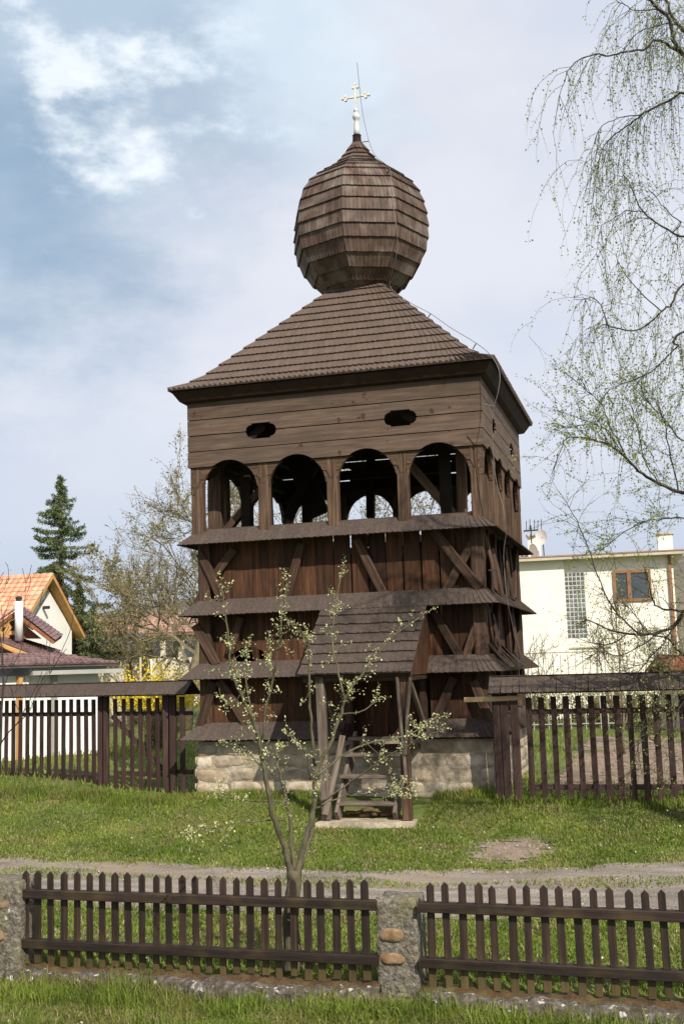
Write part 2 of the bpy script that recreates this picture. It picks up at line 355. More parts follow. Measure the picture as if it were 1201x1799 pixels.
def hitg(px, py):
    z = -.4
    for _ in range(6):
        p = onZ(px, py, z); z = float(gz(p.x, p.y))
    return p
far_e = [hitg(a, b) for a, b in ((-200, 1500), (0, 1507), (150, 1512), (300, 1516), (450, 1523), (600, 1531), (800, 1528), (1000, 1524), (1201, 1513), (1400, 1505))]
near_e = [hitg(a, b) for a, b in ((-200, 1590), (0, 1588), (300, 1598), (600, 1606), (900, 1616), (1201, 1620), (1400, 1622))]
fx, fy = [p.x for p in far_e], [p.y for p in far_e]; nx_, ny_ = [p.x for p in near_e], [p.y for p in near_e]
def edge_far(x): return np.interp(x, fx, fy)+.10*nz1(x*1.3)+.05*nz1(x*5, 2)
def edge_near(x): return np.interp(x, nx_, ny_)+.14*nz1(x*1.1, 3)+.05*nz1(x*6, 4)
V = []; F = []
pxs = np.arange(-16, 16, .08); NR = 14
for x in pxs:
    a, b = float(edge_near(x)), float(edge_far(x))
    for j in range(NR+1):
        y = a+(b-a)*j/NR; V.append((x, y, float(gz(x, y))+.006))
for i in range(len(pxs)-1):
    for j in range(NR): F.append((i*(NR+1)+j, (i+1)*(NR+1)+j, (i+1)*(NR+1)+j+1, i*(NR+1)+j+1))
me = bpy.data.meshes.new('path'); me.from_pydata(V, [], F); me.materials.append(M['path']); me.polygons.foreach_set('use_smooth', [True]*len(F))
o = link(bpy.data.objects.new('path', me)); o['kind'] = 'structure'
# bare earth patch beside the path
mc = hitg(898, 1492)
sheet('bare_earth', np.arange(mc.x-.75, mc.x+.75, .06), np.arange(mc.y-.8, mc.y+.8, .06), M['soil'], .008,
      mask=lambda x, y: ((x-mc.x)/.55)**2+((y-mc.y)/.55)**2 < .8+.9*nz1(x*3, y*2))
# dug garden soil beyond the right-hand fence
sheet('garden_soil', np.arange(2.9, 16, .3), np.arange(-1.6, 11, .3), M['soil'], .02,
      mask=lambda x, y: y > -1.2+.3*nz1(x) and y < 9.5+.2*x*0+.5*nz1(x*.7, 5) and x > 3.1)
# distant wooded rise
V = []; F = []
hx = np.linspace(-200, 200, 90)
for i, x in enumerate(hx):
    c = CAM+FW*0
    t = i/(89)
    pxx = -600+2400*t
    top = np.interp(pxx, [-600, 0, 160, 330, 900, 1150, 1300, 1800], [1110, 1085, 1075, 1050, 1010, 985, 960, 930])+6*nz1(pxx*.02)+4*nz1(pxx*.09, 2)
    for D_, f_ in ((150, 0), (165, .55), (185, .85), (210, 1), (260, .7)):
        b = at(pxx, 1150, D_); tp = at(pxx, top, 210).z
        V.append((b.x, b.y, -1+(tp+1)*f_))
for i in range(89):
    for j in range(4): F.append((i*5+j, (i+1)*5+j, (i+1)*5+j+1, i*5+j+1))
me = bpy.data.meshes.new('hills'); me.from_pydata(V, [], F); me.materials.append(M['hill']); me.polygons.foreach_set('use_smooth', [True]*len(F))
o = link(bpy.data.objects.new('hills', me)); o['kind'] = 'structure'

# ------------------------------------------------------------------ shingles
class Shingles:
    """first `limit` shingles of each batch become parts, the rest one stuff mesh"""
    def __init__(s, parent, mat, budget=0): s.parent = parent; s.mat = mat; s.budget = budget; s.mb = MB(); s.n = 0
    def add(s, b0, b1, t0, t1, n, th=.028, thin=.008, single=False):
        """b0,b1 bottom corners; t0,t1 top corners; n outward normal"""
        n = Vector(n).normalized()
        lb = random.uniform(-.003, .004); dn = (Vector(b0)-Vector(t0)).normalized()
        b0, b1, t0, t1 = [Vector(p) for p in (b0, b1, t0, t1)]
        b0 = b0+dn*lb; b1 = b1+dn*lb
        gap = (b1-b0)*.03
        P = [b0+gap, b1-gap, b1-gap+n*thin, b0+gap+n*th, t0, t1, t1+n*.004, t0+n*.008]
        if single and s.budget > 0:
            s.budget -= 1
            m = MB(); c = (b0+b1)/2; m.hexa(P)
            m.build('shingle', s.mat, s.parent)
        else:
            s.mb.tone = random.random(); s.mb.hexa(P)
    def done(s, name='shingles'):
        if s.mb.v: s.mb.build(name, s.mat, s.parent, kind='stuff')
def course(S, k, sides, a0, z0, a1, z1, width, rot=0, m=.45, th=.028, thin=None, single=False, xlim=None, lap=.35, gapx=None, lift=0):
    """one row on face k of a regular pyramid / dome: apothems a0 (bottom) a1 (top)"""
    tn = math.tan(math.pi/sides); R_ = Matrix.Rotation(rot+k*2*math.pi/sides, 4, 'Z')
    h0, h1 = a0*tn, a1*tn
    nrm = Vector((0, -(z1-z0), (a0-a1))).normalized() if abs(z1-z0)+abs(a0-a1) > 0 else Vector((0, -1, 0))
    if nrm.y > 0: nrm = -nrm
    n = max(2, int(round(2*h0/width)))
    xs = [-h0+2*h0*i/n+(random.uniform(-.12, .12)*width if 0 < i < n else 0) for i in range(n+1)]
    c = max(0, min(h0, h1)-m)
    def up(x):
        ax = abs(x)
        if ax <= c: return x
        return math.copysign(c+(ax-c)*(h1-c)/max(1e-6, h0-c), x)
    ea = a1+(a1-a0)*lap; ez = z1+(z1-z0)*lap
    for i in range(n):
        x0, x1 = xs[i], xs[i+1]
        if gapx and x1 > gapx[0] and x0 < gapx[1]: continue
        f = nrm*lift
        b0 = R_ @ (Vector((x0, -a0, z0))+f); b1 = R_ @ (Vector((x1, -a0, z0))+f)
        u0, u1 = up(x0), up(x1); u0 += (u0-x0)*lap; u1 += (u1-x1)*lap
        t0 = R_ @ Vector((u0, -ea, ez)); t1 = R_ @ Vector((u1, -ea, ez))
        S.add(b0, b1, t0, t1, R_.to_3x3() @ nrm, th=th, thin=th*.3 if thin is None else thin, single=single)
def shell(name, sides, prof, mat, parent, rot=0, k_gap=None):
    tn = 1/math.cos(math.pi/sides); V = []; F = []
    for a, z in prof:
        for k in range(sides):
            an = rot-math.pi/2+math.pi/sides+k*2*math.pi/sides
            V.append((a*tn*math.cos(an), a*tn*math.sin(an), z))
    for i in range(len(prof)-1):
        for k in range(sides):
            k2 = (k+1) % sides; F.append((i*sides+k, i*sides+k2, (i+1)*sides+k2, (i+1)*sides+k))
    F.append(tuple(range(sides))[::-1]); F.append(tuple((len(prof)-1)*sides+k for k in range(sides)))
    m = MB(); m.poly(V, F); return m.build(name, mat, parent)

# ------------------------------------------------------------------ masonry helper
def stone_mesh(wd, ht, dp, seed, nx=7, nz=5, oval=0):
    r = random.Random(seed); V = []; F = []
    k = [r.uniform(.75, 1) for _ in range(4)]
    for j in range(nz+1):
        for i in range(nx+1):
            u, v = -1+2*i/nx, -1+2*j/nz
            s = 1-.10*v*v-.12*k[0]*v*u; t = 1-.10*u*u-.2*k[1]*u*v*(1 if seed > 25 else -1)
            if oval: s = math.sqrt(1-.5*v*v); t = math.sqrt(1-.5*u*u)
            x = u*wd/2*s; z = v*ht/2*t
            e = max(0, 1-max(abs(u)**9, abs(v)**8))
            nn = noise.noise(Vector((x*4+seed, z*5, seed*.37)))
            y = -dp*(e**.6)*(1+.8*nn)+dp*.3*(1-e)-.02*e*noise.noise(Vector((x*9, z*14, seed)))
            x += .012*noise.noise(Vector((x*9, z*9, seed))) ; z += .015*noise.noise(Vector((x*8+5, z*9, seed)))
            V.append((x, y, z))
    for j in range(nz):
        for i in range(nx):
            a = j*(nx+1)+i; F.append((a, a+1, a+nx+2, a+nx+1))
    return V, F
def masonry(parent, k, x0, x1, z0, z1, y, rows, mat, avg=.42, dp=.035, gap=.03):
    r = random.Random(100+k); hs = [r.uniform(.75, 1.25) for _ in range(rows)]; s = sum(hs); z = z0
    for h in hs:
        h = h/s*(z1-z0); x = x0
        while x < x1-.1:
            wd = min(r.uniform(.55, 1.5)*avg, x1-x)
            if x1-x-wd < .15: wd = x1-x
            V, F = stone_mesh(wd-gap*r.uniform(.3, 1), h-gap*r.uniform(.2, 1), dp*r.uniform(.5, 1.5), r.random()*50)
            me = bpy.data.meshes.new('stone'); me.from_pydata(V, [], F); me.materials.append(mat)
            me.polygons.foreach_set('use_smooth', [True]*len(F)); me.update()
            W = Matrix.Rotation(k*math.pi/2, 4, 'Z') @ Matrix.Translation((x+wd/2, y, z+h/2+r.uniform(-.02, .02))) @ Matrix.Rotation(r.uniform(-.06, .06), 4, 'Y')
            link(bpy.data.objects.new('stone', me), W, parent)
            x += wd
        z += h

# ================================================================== BELL TOWER
T = thing('bell_tower', (0, 0, 0), 'dark brown wooden bell tower with shingled skirts, arched gallery and onion dome', 'bell tower')
# stone base
mb = MB(); mb.box((-2.44, -2.44, -.5), (2.44, 2.44, .86)); base_o = mb.build('stone_base', M['mortar'], T)
for k in range(4): masonry(base_o, k, -2.49, 2.49, -.12, .84, -2.441, 5, M['stone'], dp=.017, gap=.004, avg=.5)
# inner core so that the lower storeys are closed
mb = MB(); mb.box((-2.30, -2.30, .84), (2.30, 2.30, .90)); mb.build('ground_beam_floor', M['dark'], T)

EAVE = [.894, 1.880, 2.924, 4.111]; TOPS = [e+.27 for e in EAVE]
DOOR = (.17, 1.30)
for k in range(4):
    for li in range(4):
        z0 = TOPS[li]-.16 if li < 3 else None
        if li == 3: break
        z1 = EAVE[li+1]+.22
        # vertical planks
        x = -2.24
        n = 17; wds = [random.uniform(.23, .31) for _ in range(n)]; s = sum(wds)
        tot_ = s
        if k == 0 and li == 2:
            ed = [-2.24]+[onY(p_, 990, -2.26).x for p_ in (385, 414, 443, 471, 500, 529, 555, 586, 617, 648, 677.5, 708, 740, 772, 802)]+[2.24]
            wds = [(b_-a_)/4.48*tot_ for a_, b_ in zip(ed, ed[1:])]
        for wi, wd in enumerate(wds):
            wd = wd/tot_*4.48; g = random.choice([.004, .006, .010])
            if li == 2 and k in (0, 2): g = random.choice([.004, .008, .020])
            if k == 0 and li == 2: g = .028 if wi in (8, 9, 11, 12, 13, 14) else .006
            if k == 0 and li == 0 and x+wd > DOOR[0]+.06 and x < DOOR[1]-.06: x += wd; continue
            if k == 0 and li == 1 and x+wd > onY(438, 1152, -2.27).x-.28 and x < onY(438, 1152, -2.27).x+.28:      # planks round the look-out hole
                za, zb = onY(438, 1152, -2.27).z-.19, onY(438, 1152, -2.27).z+.19
                for (q0, q1) in ((z0, za), (zb, z1)):
                    beam('plank', sidept(k, x+wd/2, -2.26, q0), sidept(k, x+wd/2, -2.26, q1), wd-g, .035, M['plank'], T, sidept(k, 0, -1, 0), ch=.003, wob=.001)
            else:
                dz = random.uniform(-.006, .006)
                beam('plank', sidept(k, x+wd/2, -2.26+dz, z0), sidept(k, x+wd/2, -2.26+dz, z1), wd-g, .035, M['plank'], T, sidept(k, 0, -1, 0), ch=.003, wob=.001)
            x += wd
    # horizontal mid rails behind
# hole surround on the front, second storey
hp = onY(438, 1152, -2.27)
mb = MB()
hw_, hh_ = .265, .14
ring = []
for i in range(40):
    a = 2*math.pi*i/40; cx_, cz_ = math.cos(a), math.sin(a)
    x_ = hw_*math.copysign(abs(cx_)**.8, cx_); z_ = hh_*math.copysign(abs(cz_)**.7, cz_)
    if abs(x_) > .17 : z_ *= .85
    ring.append((hp.x+x_, hp.z+z_))
outer = []
for i in range(40):
    a = 2*math.pi*i/40; cx_, cz_ = math.cos(a), math.sin(a); m_ = max(abs(cx_), abs(cz_))
    outer.append((hp.x+.58*cx_/m_, hp.z+.21*cz_/m_))
pts = [(x_, -2.285, z_) for x_, z_ in ring]+[(x_, -2.285, z_) for x_, z_ in outer]+[(x_, -2.245, z_) for x_, z_ in ring]
mb.poly(pts, [(i, 40+i, 40+(i+1) % 40, (i+1) % 40) for i in range(40)]+[(i, (i+1) % 40, 80+(i+1) % 40, 80+i) for i in range(40)])
mb.build('hole_board', M['plank'], T)
# corner posts, mid posts
for k in range(4):
    for li in range(3):
        z0 = TOPS[li]-.05; z1 = EAVE[li+1]+.2
        beam('corner_post', sidept(k, 2.31, -2.31, z0), sidept(k, 2.31, -2.31, z1), .21, .21, M['beam'], T, sidept(k, 0, -1, 0), ch=.02, wob=.01)
def brace_front(a, b, wd=.145, y=-2.34, mat='beam'):
    p, q = onY(*a, y), onY(*b, y)
    beam('brace', p, q, wd, .10, M[mat], T, (0, -1, 0), ch=.014, wob=.014)
BR = [((352, 972), (391, 1056), 1), ((412, 965), (346, 1060), 0), ((530, 955), (504, 1050), 0), ((627, 948), (674, 1044), 0), ((762, 932), (842, 1034), 1), ((840, 938), (784, 1038), 0),
      ((344, 1098), (381, 1168), 1), ((424, 1084), (405, 1145), 0), ((762, 1074), (812, 1160), 0), ((842, 1090), (818, 1155), 0),
      ((376, 1198), (349, 1284), 1), ((386, 1196), (437, 1280), 1), ((797, 1190), (761, 1270), 0), ((832, 1196), (863, 1272), 1)]
for i, (a, b, c) in enumerate(BR):
    brace_front(a, b, .15 if c else .14, -2.40 if c else -2.345, 'beam')
for k in (1, 2, 3):
    for li in range(3):
        z0, z1 = TOPS[li]-.02, EAVE[li+1]+.1
        for s in (-1, 1):
            beam('brace', sidept(k, s*2.15, -2.36, z1), sidept(k, s*1.55, -2.38, z0), .15, .10, M['beam'], T, sidept(k, 0, -1, 0), wob=.014)
            beam('brace', sidept(k, s*1.35, -2.34, z1), sidept(k, s*2.1, -2.34, z0), .14, .07, M['beam'], T, sidept(k, 0, -1, 0), wob=.014)
        for xx in (-.6, .55):
            beam('brace', sidept(k, xx, -2.34, z1), sidept(k, xx*1.5, -2.34, z0), .15, .08, M['beam'], T, sidept(k, 0, -1, 0), wob=.014)
# loose twisted slabs leaning on the right side
for yy, z0, z1, tl in ((-1.95, 3.15, 4.0, .12), (-1.2, 3.12, 3.9, -.1), (.3, 3.1, 4.1, .1), (-1.7, 2.1, 2.8, .1), (.9, 2.1, 2.9, -.08)):
    beam('leaning_slab', (2.52, yy, z0), (2.40, yy+tl, z1), .26, .04, M['beam'], T, (1, 0, 0), wob=.02)

# skirts: the front rows and the porch share the budget of single shingles
sk_budget = [60, 60, 62, 62]
for li in range(4):
    prof = [(2.655, EAVE[li]), (2.655, EAVE[li]+.012), (2.40, TOPS[li]), (2.2, TOPS[li]), (2.2, EAVE[li])]
    sk = thing('skirt_roof', (0, 0, EAVE[li]), None, None)
    sk.parent = T; sk.matrix_basis = Matrix.Translation((0, 0, EAVE[li]))
    # soffit pieces leave the porch opening free
    m_ = MB(); tn = 1
    for k in range(4):
        R_ = Matrix.Rotation(k*math.pi/2, 4, 'Z')
        spans = [(-1, 1)] if not (k == 0 and li == 0) else [(-1, DOOR[0]/2.4), (DOOR[1]/2.4, 1)]
        for s0, s1 in spans:
            def P(a, s, z): return R_ @ Vector((s*a if abs(s) == 1 else s*2.4, -a, z))
            e = EAVE[li]
            m_.hexa([P(2.645, s0, e), P(2.645, s1, e), P(2.30, s1, e+.20), P(2.30, s0, e+.20),
                     P(2.645, s0, e+.012), P(2.645, s1, e+.012), P(2.38, s1, TOPS[li]-.006), P(2.38, s0, TOPS[li]-.006)])
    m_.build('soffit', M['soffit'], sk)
    S = Shingles(sk, M['skirt'], sk_budget[li])
    for k in range(4):
        course(S, k, 4, 2.67, EAVE[li], 2.395, TOPS[li], .092, m=.32, th=.022, single=(k == 0), lap=0,
               gapx=(DOOR[0]-.02, DOOR[1]+.02) if (k == 0 and li == 0) else ((-.1, 1.45) if (k == 0 and li == 1) else None))
    if li == 1:    # lifted broken shingles on the right-hand side
        for q in range(9):
            yq = -2.35+q*.2+random.uniform(-.05, .05)
            S.add(Vector((2.74, yq, 1.93)), Vector((2.74, yq+.09, 1.92)), Vector((2.42, yq-.02, 2.27+random.uniform(-.02, .08))), Vector((2.42, yq+.06, 2.25)), (1, 0, 1), th=.022)
    S.done()

# gallery -----------------------------------------------------------
ZB = 5.435
PX = [-2.385, -1.195, 0.0, 1.18, 2.375]
ARC = [(PX[i]+PX[i+1])/2 for i in range(4)]
def arch(x):
    for c in ARC:
        d = (x-c)/.50
        if abs(d) < 1: return 4.98+.545*math.sqrt(1-d*d)
    return 4.98
zb = [5.435, 5.712, 5.985, 6.258, 6.72]
holes = (-1.20, 1.19)
def holeh(x):
    for c in holes:
        d = abs(x-c)
        if d < .165: return .125
        if d < .27: return .100*math.sqrt(max(0, 1-((d-.165)/.105)**2))
    return 0
ex = [c+s*v for c in holes for s in (-1, 1) for v in (.1649, .1651, .2, .23, .25, .262, .2699)]
for k in range(4):
    for i in range(4):
        lo = (lambda x: max(ZB, arch(x))) if i == 0 else ((lambda x: zb[2]+holeh(x)) if i == 2 else (lambda x, i=i: zb[i]))
        hi = (lambda x: zb[2]-holeh(x)) if i == 1 else (lambda x, i=i: zb[i+1])
        g = .016
        wend = 2.52 if k % 2 == 0 else 2.485
        strip_board('wall_board', -wend, wend, (lambda x, lo=lo: lo(x)+g/2), (lambda x, hi=hi: hi(x)-g/2), -2.5-random.uniform(0, .006), .035, k, M['board'], T,
                    extra=ex+[c+s*.5*math.cos(t) for c in ARC for s in (-1, 1) for t in (.2, .4, .6, .75, .9)])
    # posts with carved corbels
    for j, x in enumerate(PX):
        corner = j in (0, 4)
        if corner and k % 2: continue
        beam('gallery_post', sidept(k, x, -2.40, 4.28), sidept(k, x, -2.40, ZB+.05), .185 if not corner else .20, .17, M['post'], T, sidept(k, 0, -1, 0), ch=.015, wob=.006)
    for j, x in enumerate(PX):
        a = max(-2.49, x-.36); b = min(2.49, x+.36)
        strip_board('corbel', a, b, lambda q: min(arch(q), ZB-.004) if abs(q-x) > .09 else 5.06, lambda q: ZB-.002, -2.445, .07, k, M['post'], T, step=.02)
        # carved relief on the corbel face
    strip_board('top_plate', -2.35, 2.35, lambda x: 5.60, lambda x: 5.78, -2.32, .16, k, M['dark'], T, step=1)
    strip_board('sill_beam', -2.45, 2.45, lambda x: 4.20, lambda x: 4.40, -2.30, .14, k, M['beam'], T, step=1)
for x in PX:       # scroll carving: thin arcs standing proud of the front corbels
    for s in (-1, 1):
        if abs(x) > 2 and s*x > 0: continue
        m_ = MB(); pts = [(x+s*(.02+.17*t), -2.482, 5.10+.26*t+.05*math.sin(t*6)) for t in np.linspace(0, 1, 8)]
        m_.tube(pts, [.018, .02, .018, .016, .014, .012, .01, .006], 5); m_.build('carving', M['post'], T)
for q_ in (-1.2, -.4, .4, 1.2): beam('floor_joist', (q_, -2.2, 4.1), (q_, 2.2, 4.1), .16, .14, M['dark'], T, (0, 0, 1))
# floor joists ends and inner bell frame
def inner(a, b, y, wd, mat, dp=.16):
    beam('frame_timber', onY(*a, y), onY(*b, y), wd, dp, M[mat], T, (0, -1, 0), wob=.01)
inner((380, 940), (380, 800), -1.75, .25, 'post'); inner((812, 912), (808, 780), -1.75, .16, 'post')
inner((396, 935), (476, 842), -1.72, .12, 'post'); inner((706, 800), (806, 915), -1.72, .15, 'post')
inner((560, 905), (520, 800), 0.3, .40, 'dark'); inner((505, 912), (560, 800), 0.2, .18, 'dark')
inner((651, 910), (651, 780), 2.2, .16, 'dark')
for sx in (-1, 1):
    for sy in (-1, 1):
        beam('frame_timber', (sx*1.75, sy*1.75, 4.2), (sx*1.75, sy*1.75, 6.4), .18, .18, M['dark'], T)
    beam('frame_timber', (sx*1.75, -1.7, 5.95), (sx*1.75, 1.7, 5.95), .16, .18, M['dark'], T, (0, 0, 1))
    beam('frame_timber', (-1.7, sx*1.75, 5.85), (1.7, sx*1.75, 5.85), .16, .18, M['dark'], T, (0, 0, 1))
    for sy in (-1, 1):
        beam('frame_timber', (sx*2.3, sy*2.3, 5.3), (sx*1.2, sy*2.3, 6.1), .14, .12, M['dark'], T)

# eaves cornice and main roof -----------------------------------------
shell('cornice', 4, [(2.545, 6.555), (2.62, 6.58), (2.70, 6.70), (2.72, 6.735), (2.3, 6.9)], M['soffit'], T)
RZ0, RA0 = 6.743, 2.765
prof = [(RA0, RZ0)]
nrow = 13
A_, Z_ = RA0, RZ0
hgt = (9.06-RZ0)/nrow
for i in range(nrow):
    slope = .62 if i == 0 else (.82 if i == 1 else 1.055)
    A_ = A_-hgt/slope; Z_ = Z_+hgt; prof.append((A_, Z_))
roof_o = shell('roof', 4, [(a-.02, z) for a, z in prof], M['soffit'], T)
S = Shingles(roof_o, M['shingle'], 56)
for i in range(nrow):
    for k in range(4):
        course(S, k, 4, prof[i][0], prof[i][1], prof[i+1][0], prof[i+1][1], .094, m=.5, th=.065 if i == 0 else .044, thin=.01 if i == 0 else .031, single=(k == 0 and i == 0), lift=.008)
S.done()

# onion dome ----------------------------------------------------------
oz = [8.86, 8.95, 9.10, 9.32, 9.60, 9.82, 10.1, 10.37, 10.6, 10.86, 11.09, 11.29, 11.44, 11.57, 11.8, 12.0, 12.16]
orr = [.40, .50, .72, .935, 1.10, 1.175, 1.205, 1.195, 1.16, 1.085, .955, .74, .515, .375, .205, .098, .082]
def onr(z): return float(np.interp(z, oz, orr))
cz_ = [8.90, 9.06, 9.24, 9.46, 9.70, 9.94, 10.18, 10.42, 10.65, 10.87, 11.07, 11.22, 11.34, 11.45, 11.56, 11.68, 11.82, 12.0]
oprof = [(onr(z), z) for z in cz_]
onion = shell('onion_dome', 8, [(max(.03, a-.025), z) for a, z in oprof], M['soffit'], T, rot=math.pi/8)
S = Shingles(onion, M['onion'], 0)
for i in range(len(oprof)-1):
    for k in range(8):
        course(S, k, 8, oprof[i][0]+(.012 if i else 0), oprof[i][1], oprof[i+1][0], oprof[i+1][1], .072, rot=math.pi/8, m=9, th=.030, thin=.022, lap=.04)
S.done()
def lathe(name, prof, mat, parent, n=14, c=(0, 0)):
    m_ = MB(); V = []; F = []
    for r_, z in prof:
        for k in range(n):
            a = 2*math.pi*k/n; V.append((c[0]+r_*math.cos(a), c[1]+r_*math.sin(a), z))
    for i in range(len(prof)-1):
        for k in range(n):
            k2 = (k+1) % n; F.append((i*n+k, i*n+k2, (i+1)*n+k2, (i+1)*n+k))
    F.append(tuple(range(n))[::-1]); F.append(tuple((len(prof)-1)*n+k for k in range(n)))
    m_.poly(V, F); return m_.build(name, mat, parent, smooth=True)
fin = lathe('finial', [(.105, 11.95), (.088, 12.05), (.080, 12.17), (.088, 12.175)], M['soffit'], T)
cr_ = lathe('cross', [(.062, 12.175), (.055, 12.30), (.046, 12.42), (.035, 12.48), (.05, 12.50), (.072, 12.54), (.072, 12.58), (.045, 12.62), (.028, 12.66), (.05, 12.68), (.02, 12.74)], M['white_metal'], T)
def flat(name, outline, y0, y1, mat, parent):
    n = len(outline); m_ = MB()
    m_.poly([(x, y0, z) for x, z in outline]+[(x, y1, z) for x, z in outline], [tuple(range(n)), tuple(range(2*n-1, n-1, -1))]+[(i, n+i, n+(i+1) % n, (i+1) % n) for i in range(n)])
    return m_.build(name, mat, parent)
def disc(cx, cz, r_, n=12): return [(cx+r_*math.cos(2*math.pi*i/n), cz+r_*math.sin(2*math.pi*i/n)) for i in range(n)]
flat('upright', [(-.022, 12.70), (.022, 12.70), (.022, 13.22), (-.022, 13.22)], -.02, .02, M['white_metal'], cr_)
flat('arm', [(-.25, 12.955), (.25, 12.955), (.25, 12.997), (-.25, 12.997)], -.017, .017, M['white_metal'], cr_)
for cx, cz in ((-.262, 12.976), (.262, 12.976), (-.20, 12.935), (.20, 12.935), (-.20, 13.017), (.20, 13.017), (0, 13.235), (-.045, 13.17), (.045, 13.17)):
    flat('lobe', disc(cx, cz, .030), -.024, .024, M['white_metal'], cr_)

# porch ---------------------------------------------------------------
porch = thing('porch_roof', (.67, -2.6, 1.9), None, None); porch.parent = T; porch.matrix_basis = Matrix.Translation((.67, -2.6, 1.9))
px0, px1 = -.19, 1.53
yb, zb0, yt, zt = -3.97, 1.907, -2.60, 2.96
mb = MB(); mb.hexa([(px0+.02, yb+.03, zb0-.03), (px1-.02, yb+.03, zb0-.03), (px1-.02, yt, zt-.05), (px0+.02, yt, zt-.05), (px0+.02, yb+.03, zb0-.005), (px1-.02, yb+.03, zb0-.005), (px1-.02, yt, zt-.02), (px0+.02, yt, zt-.02)])
mb.build('sheathing', M['soffit'], porch)
S = Shingles(porch, M['skirt'], 0)
nr = 7; nrm = Vector((0, -(zt-zb0), -(yb-yt))).normalized(); nrm = Vector((0, -(zt-zb0), (yt-yb))).normalized()
for i in range(nr):
    f0, f1 = i/nr, (i+1)/nr+.05
    n_ = 19
    for j in range(n_):
        a = px0+(px1-px0)*j/n_; b = px0+(px1-px0)*(j+1)/n_
        jit = random.uniform(-.01, .01)
        P = lambda x, f: Vector((x, yb+(yt-yb)*f, zb0+(zt-zb0)*f))
        S.budget = 1 if i < 3 else 0
        S.add(P(a, f0+jit*.5)+nrm*.006, P(b, f0+jit*.5)+nrm*.006, P(a, f1), P(b, f1), nrm, th=.040, thin=.026, single=(i < 3))
S.done()
for x in (px0+.05, px1-.05):   # gable boards closing the porch sides
    m_ = MB(); th = .025
    tri = [(yb+.05, zb0-.03), (-2.3, zb0-.03), (-2.3, zt-.05), (yt, zt-.06)]
    m_.poly([(x-th/2, y, z) for y, z in tri]+[(x+th/2, y, z) for y, z in tri], [(3, 2, 1, 0), (4, 5, 6, 7), (0, 1, 5, 4), (1, 2, 6, 5), (2, 3, 7, 6), (3, 0, 4, 7)])
    m_.build('cheek_board', M['plank'], porch)
beam('porch_post', (.15, -3.80, -.18), (.10, -3.80, 1.90), .13, .12, M['greywood'], T, wob=.015)
beam('porch_post', (1.36, -3.80, -.18), (1.36, -3.80, 1.90), .14, .12, M['beam'], T, wob=.012)
beam('porch_plate', (px0+.04, -3.80, 1.86), (px1-.04, -3.80, 1.86), .12, .10, M['beam'], T, wob=.005)
for x in (.02, 1.42):
    beam('porch_rafter_beam', (x, -3.75, 1.84), (x, -2.3, 1.84), .12, .10, M['beam'], T, (0, 0, 1))
    beam('porch_brace', (x, -2.45, .95), (x, -3.6, 1.78), .08, .06, M['greywood'], T, (1, 0, 0))
beam('porch_strut', (1.38, -3.9, .35), (1.30, -3.9, 1.86), .045, .04, M['greywood'], T)
beam('porch_strut', (1.38, -3.92, .75), (1.50, -3.92, 1.84), .045, .04, M['greywood'], T)
beam('porch_strut', (.16, -3.93, -.1), (.34, -3.5, 1.0), .09, .05, M['greywood'], T, wob=.03)
# door recess and stairs
mb = MB(); mb.box((DOOR[0]-.02, -2.28, .82), (DOOR[1]+.02, -2.05, .88)); mb.build('threshold', M['beam'], T)
for i in range(4):
    x = DOOR[0]+.14+i*.28
    beam('door_board', (x, -2.12, .86), (x, -2.12, 1.95), .27, .03, M['plank'], T, ch=.003, wob=.002)
for x in (DOOR[0]-.03, DOOR[1]+.05): beam('door_post', (x, -2.34, .86), (x, -2.34, 1.93), .12, .14, M['beam'], T)
mb = MB(); mb.box((DOOR[0], -2.75, .72), (DOOR[1], -2.46, .80)); mb.build('landing', M['beam'], T)
for sx, x in ((0, .30), (1, 1.17)):
    beam('stair_stringer', (x, -3.78, -.16), (x, -2.55, .92), .055, .24, M['greywood'], T, (0, -1, 1), wob=.01)
for i, (yy, py) in enumerate(((-3.62, 1412), (-3.38, 1364), (-3.12, 1326), (-2.88, 1297))):
    z = onY(650, py, yy).z
    beam('stair_tread', (.28, yy, z), (1.19, yy, z), .26, .05, M['greywood'], T, (0, 0, 1), wob=.006)
sl_ = MB(); sl_.hexa([(.02, -4.05, -.42), (1.52, -4.05, -.42), (1.5, -3.2, -.42), (.05, -3.2, -.42), (.04, -4.02, -.20), (1.48, -4.0, -.19), (1.48, -3.2, -.185), (.06, -3.2, -.19)])
sl_.build('threshold_slab', M['mortar'], T)
rr = random.Random(5)
for i in range(14):
    V, F = stone_mesh(rr.uniform(.08, .2), rr.uniform(.05, .1), .05, i*3.1, 5, 4)
    m_ = MB(); c = Vector((rr.uniform(.4, 1.1), rr.uniform(-3.6, -3.2), -.16+rr.uniform(0, .05))); m_.poly([Vector(v)+c for v in V], F); m_.build('loose_stone', M['embedded'], T, smooth=True)

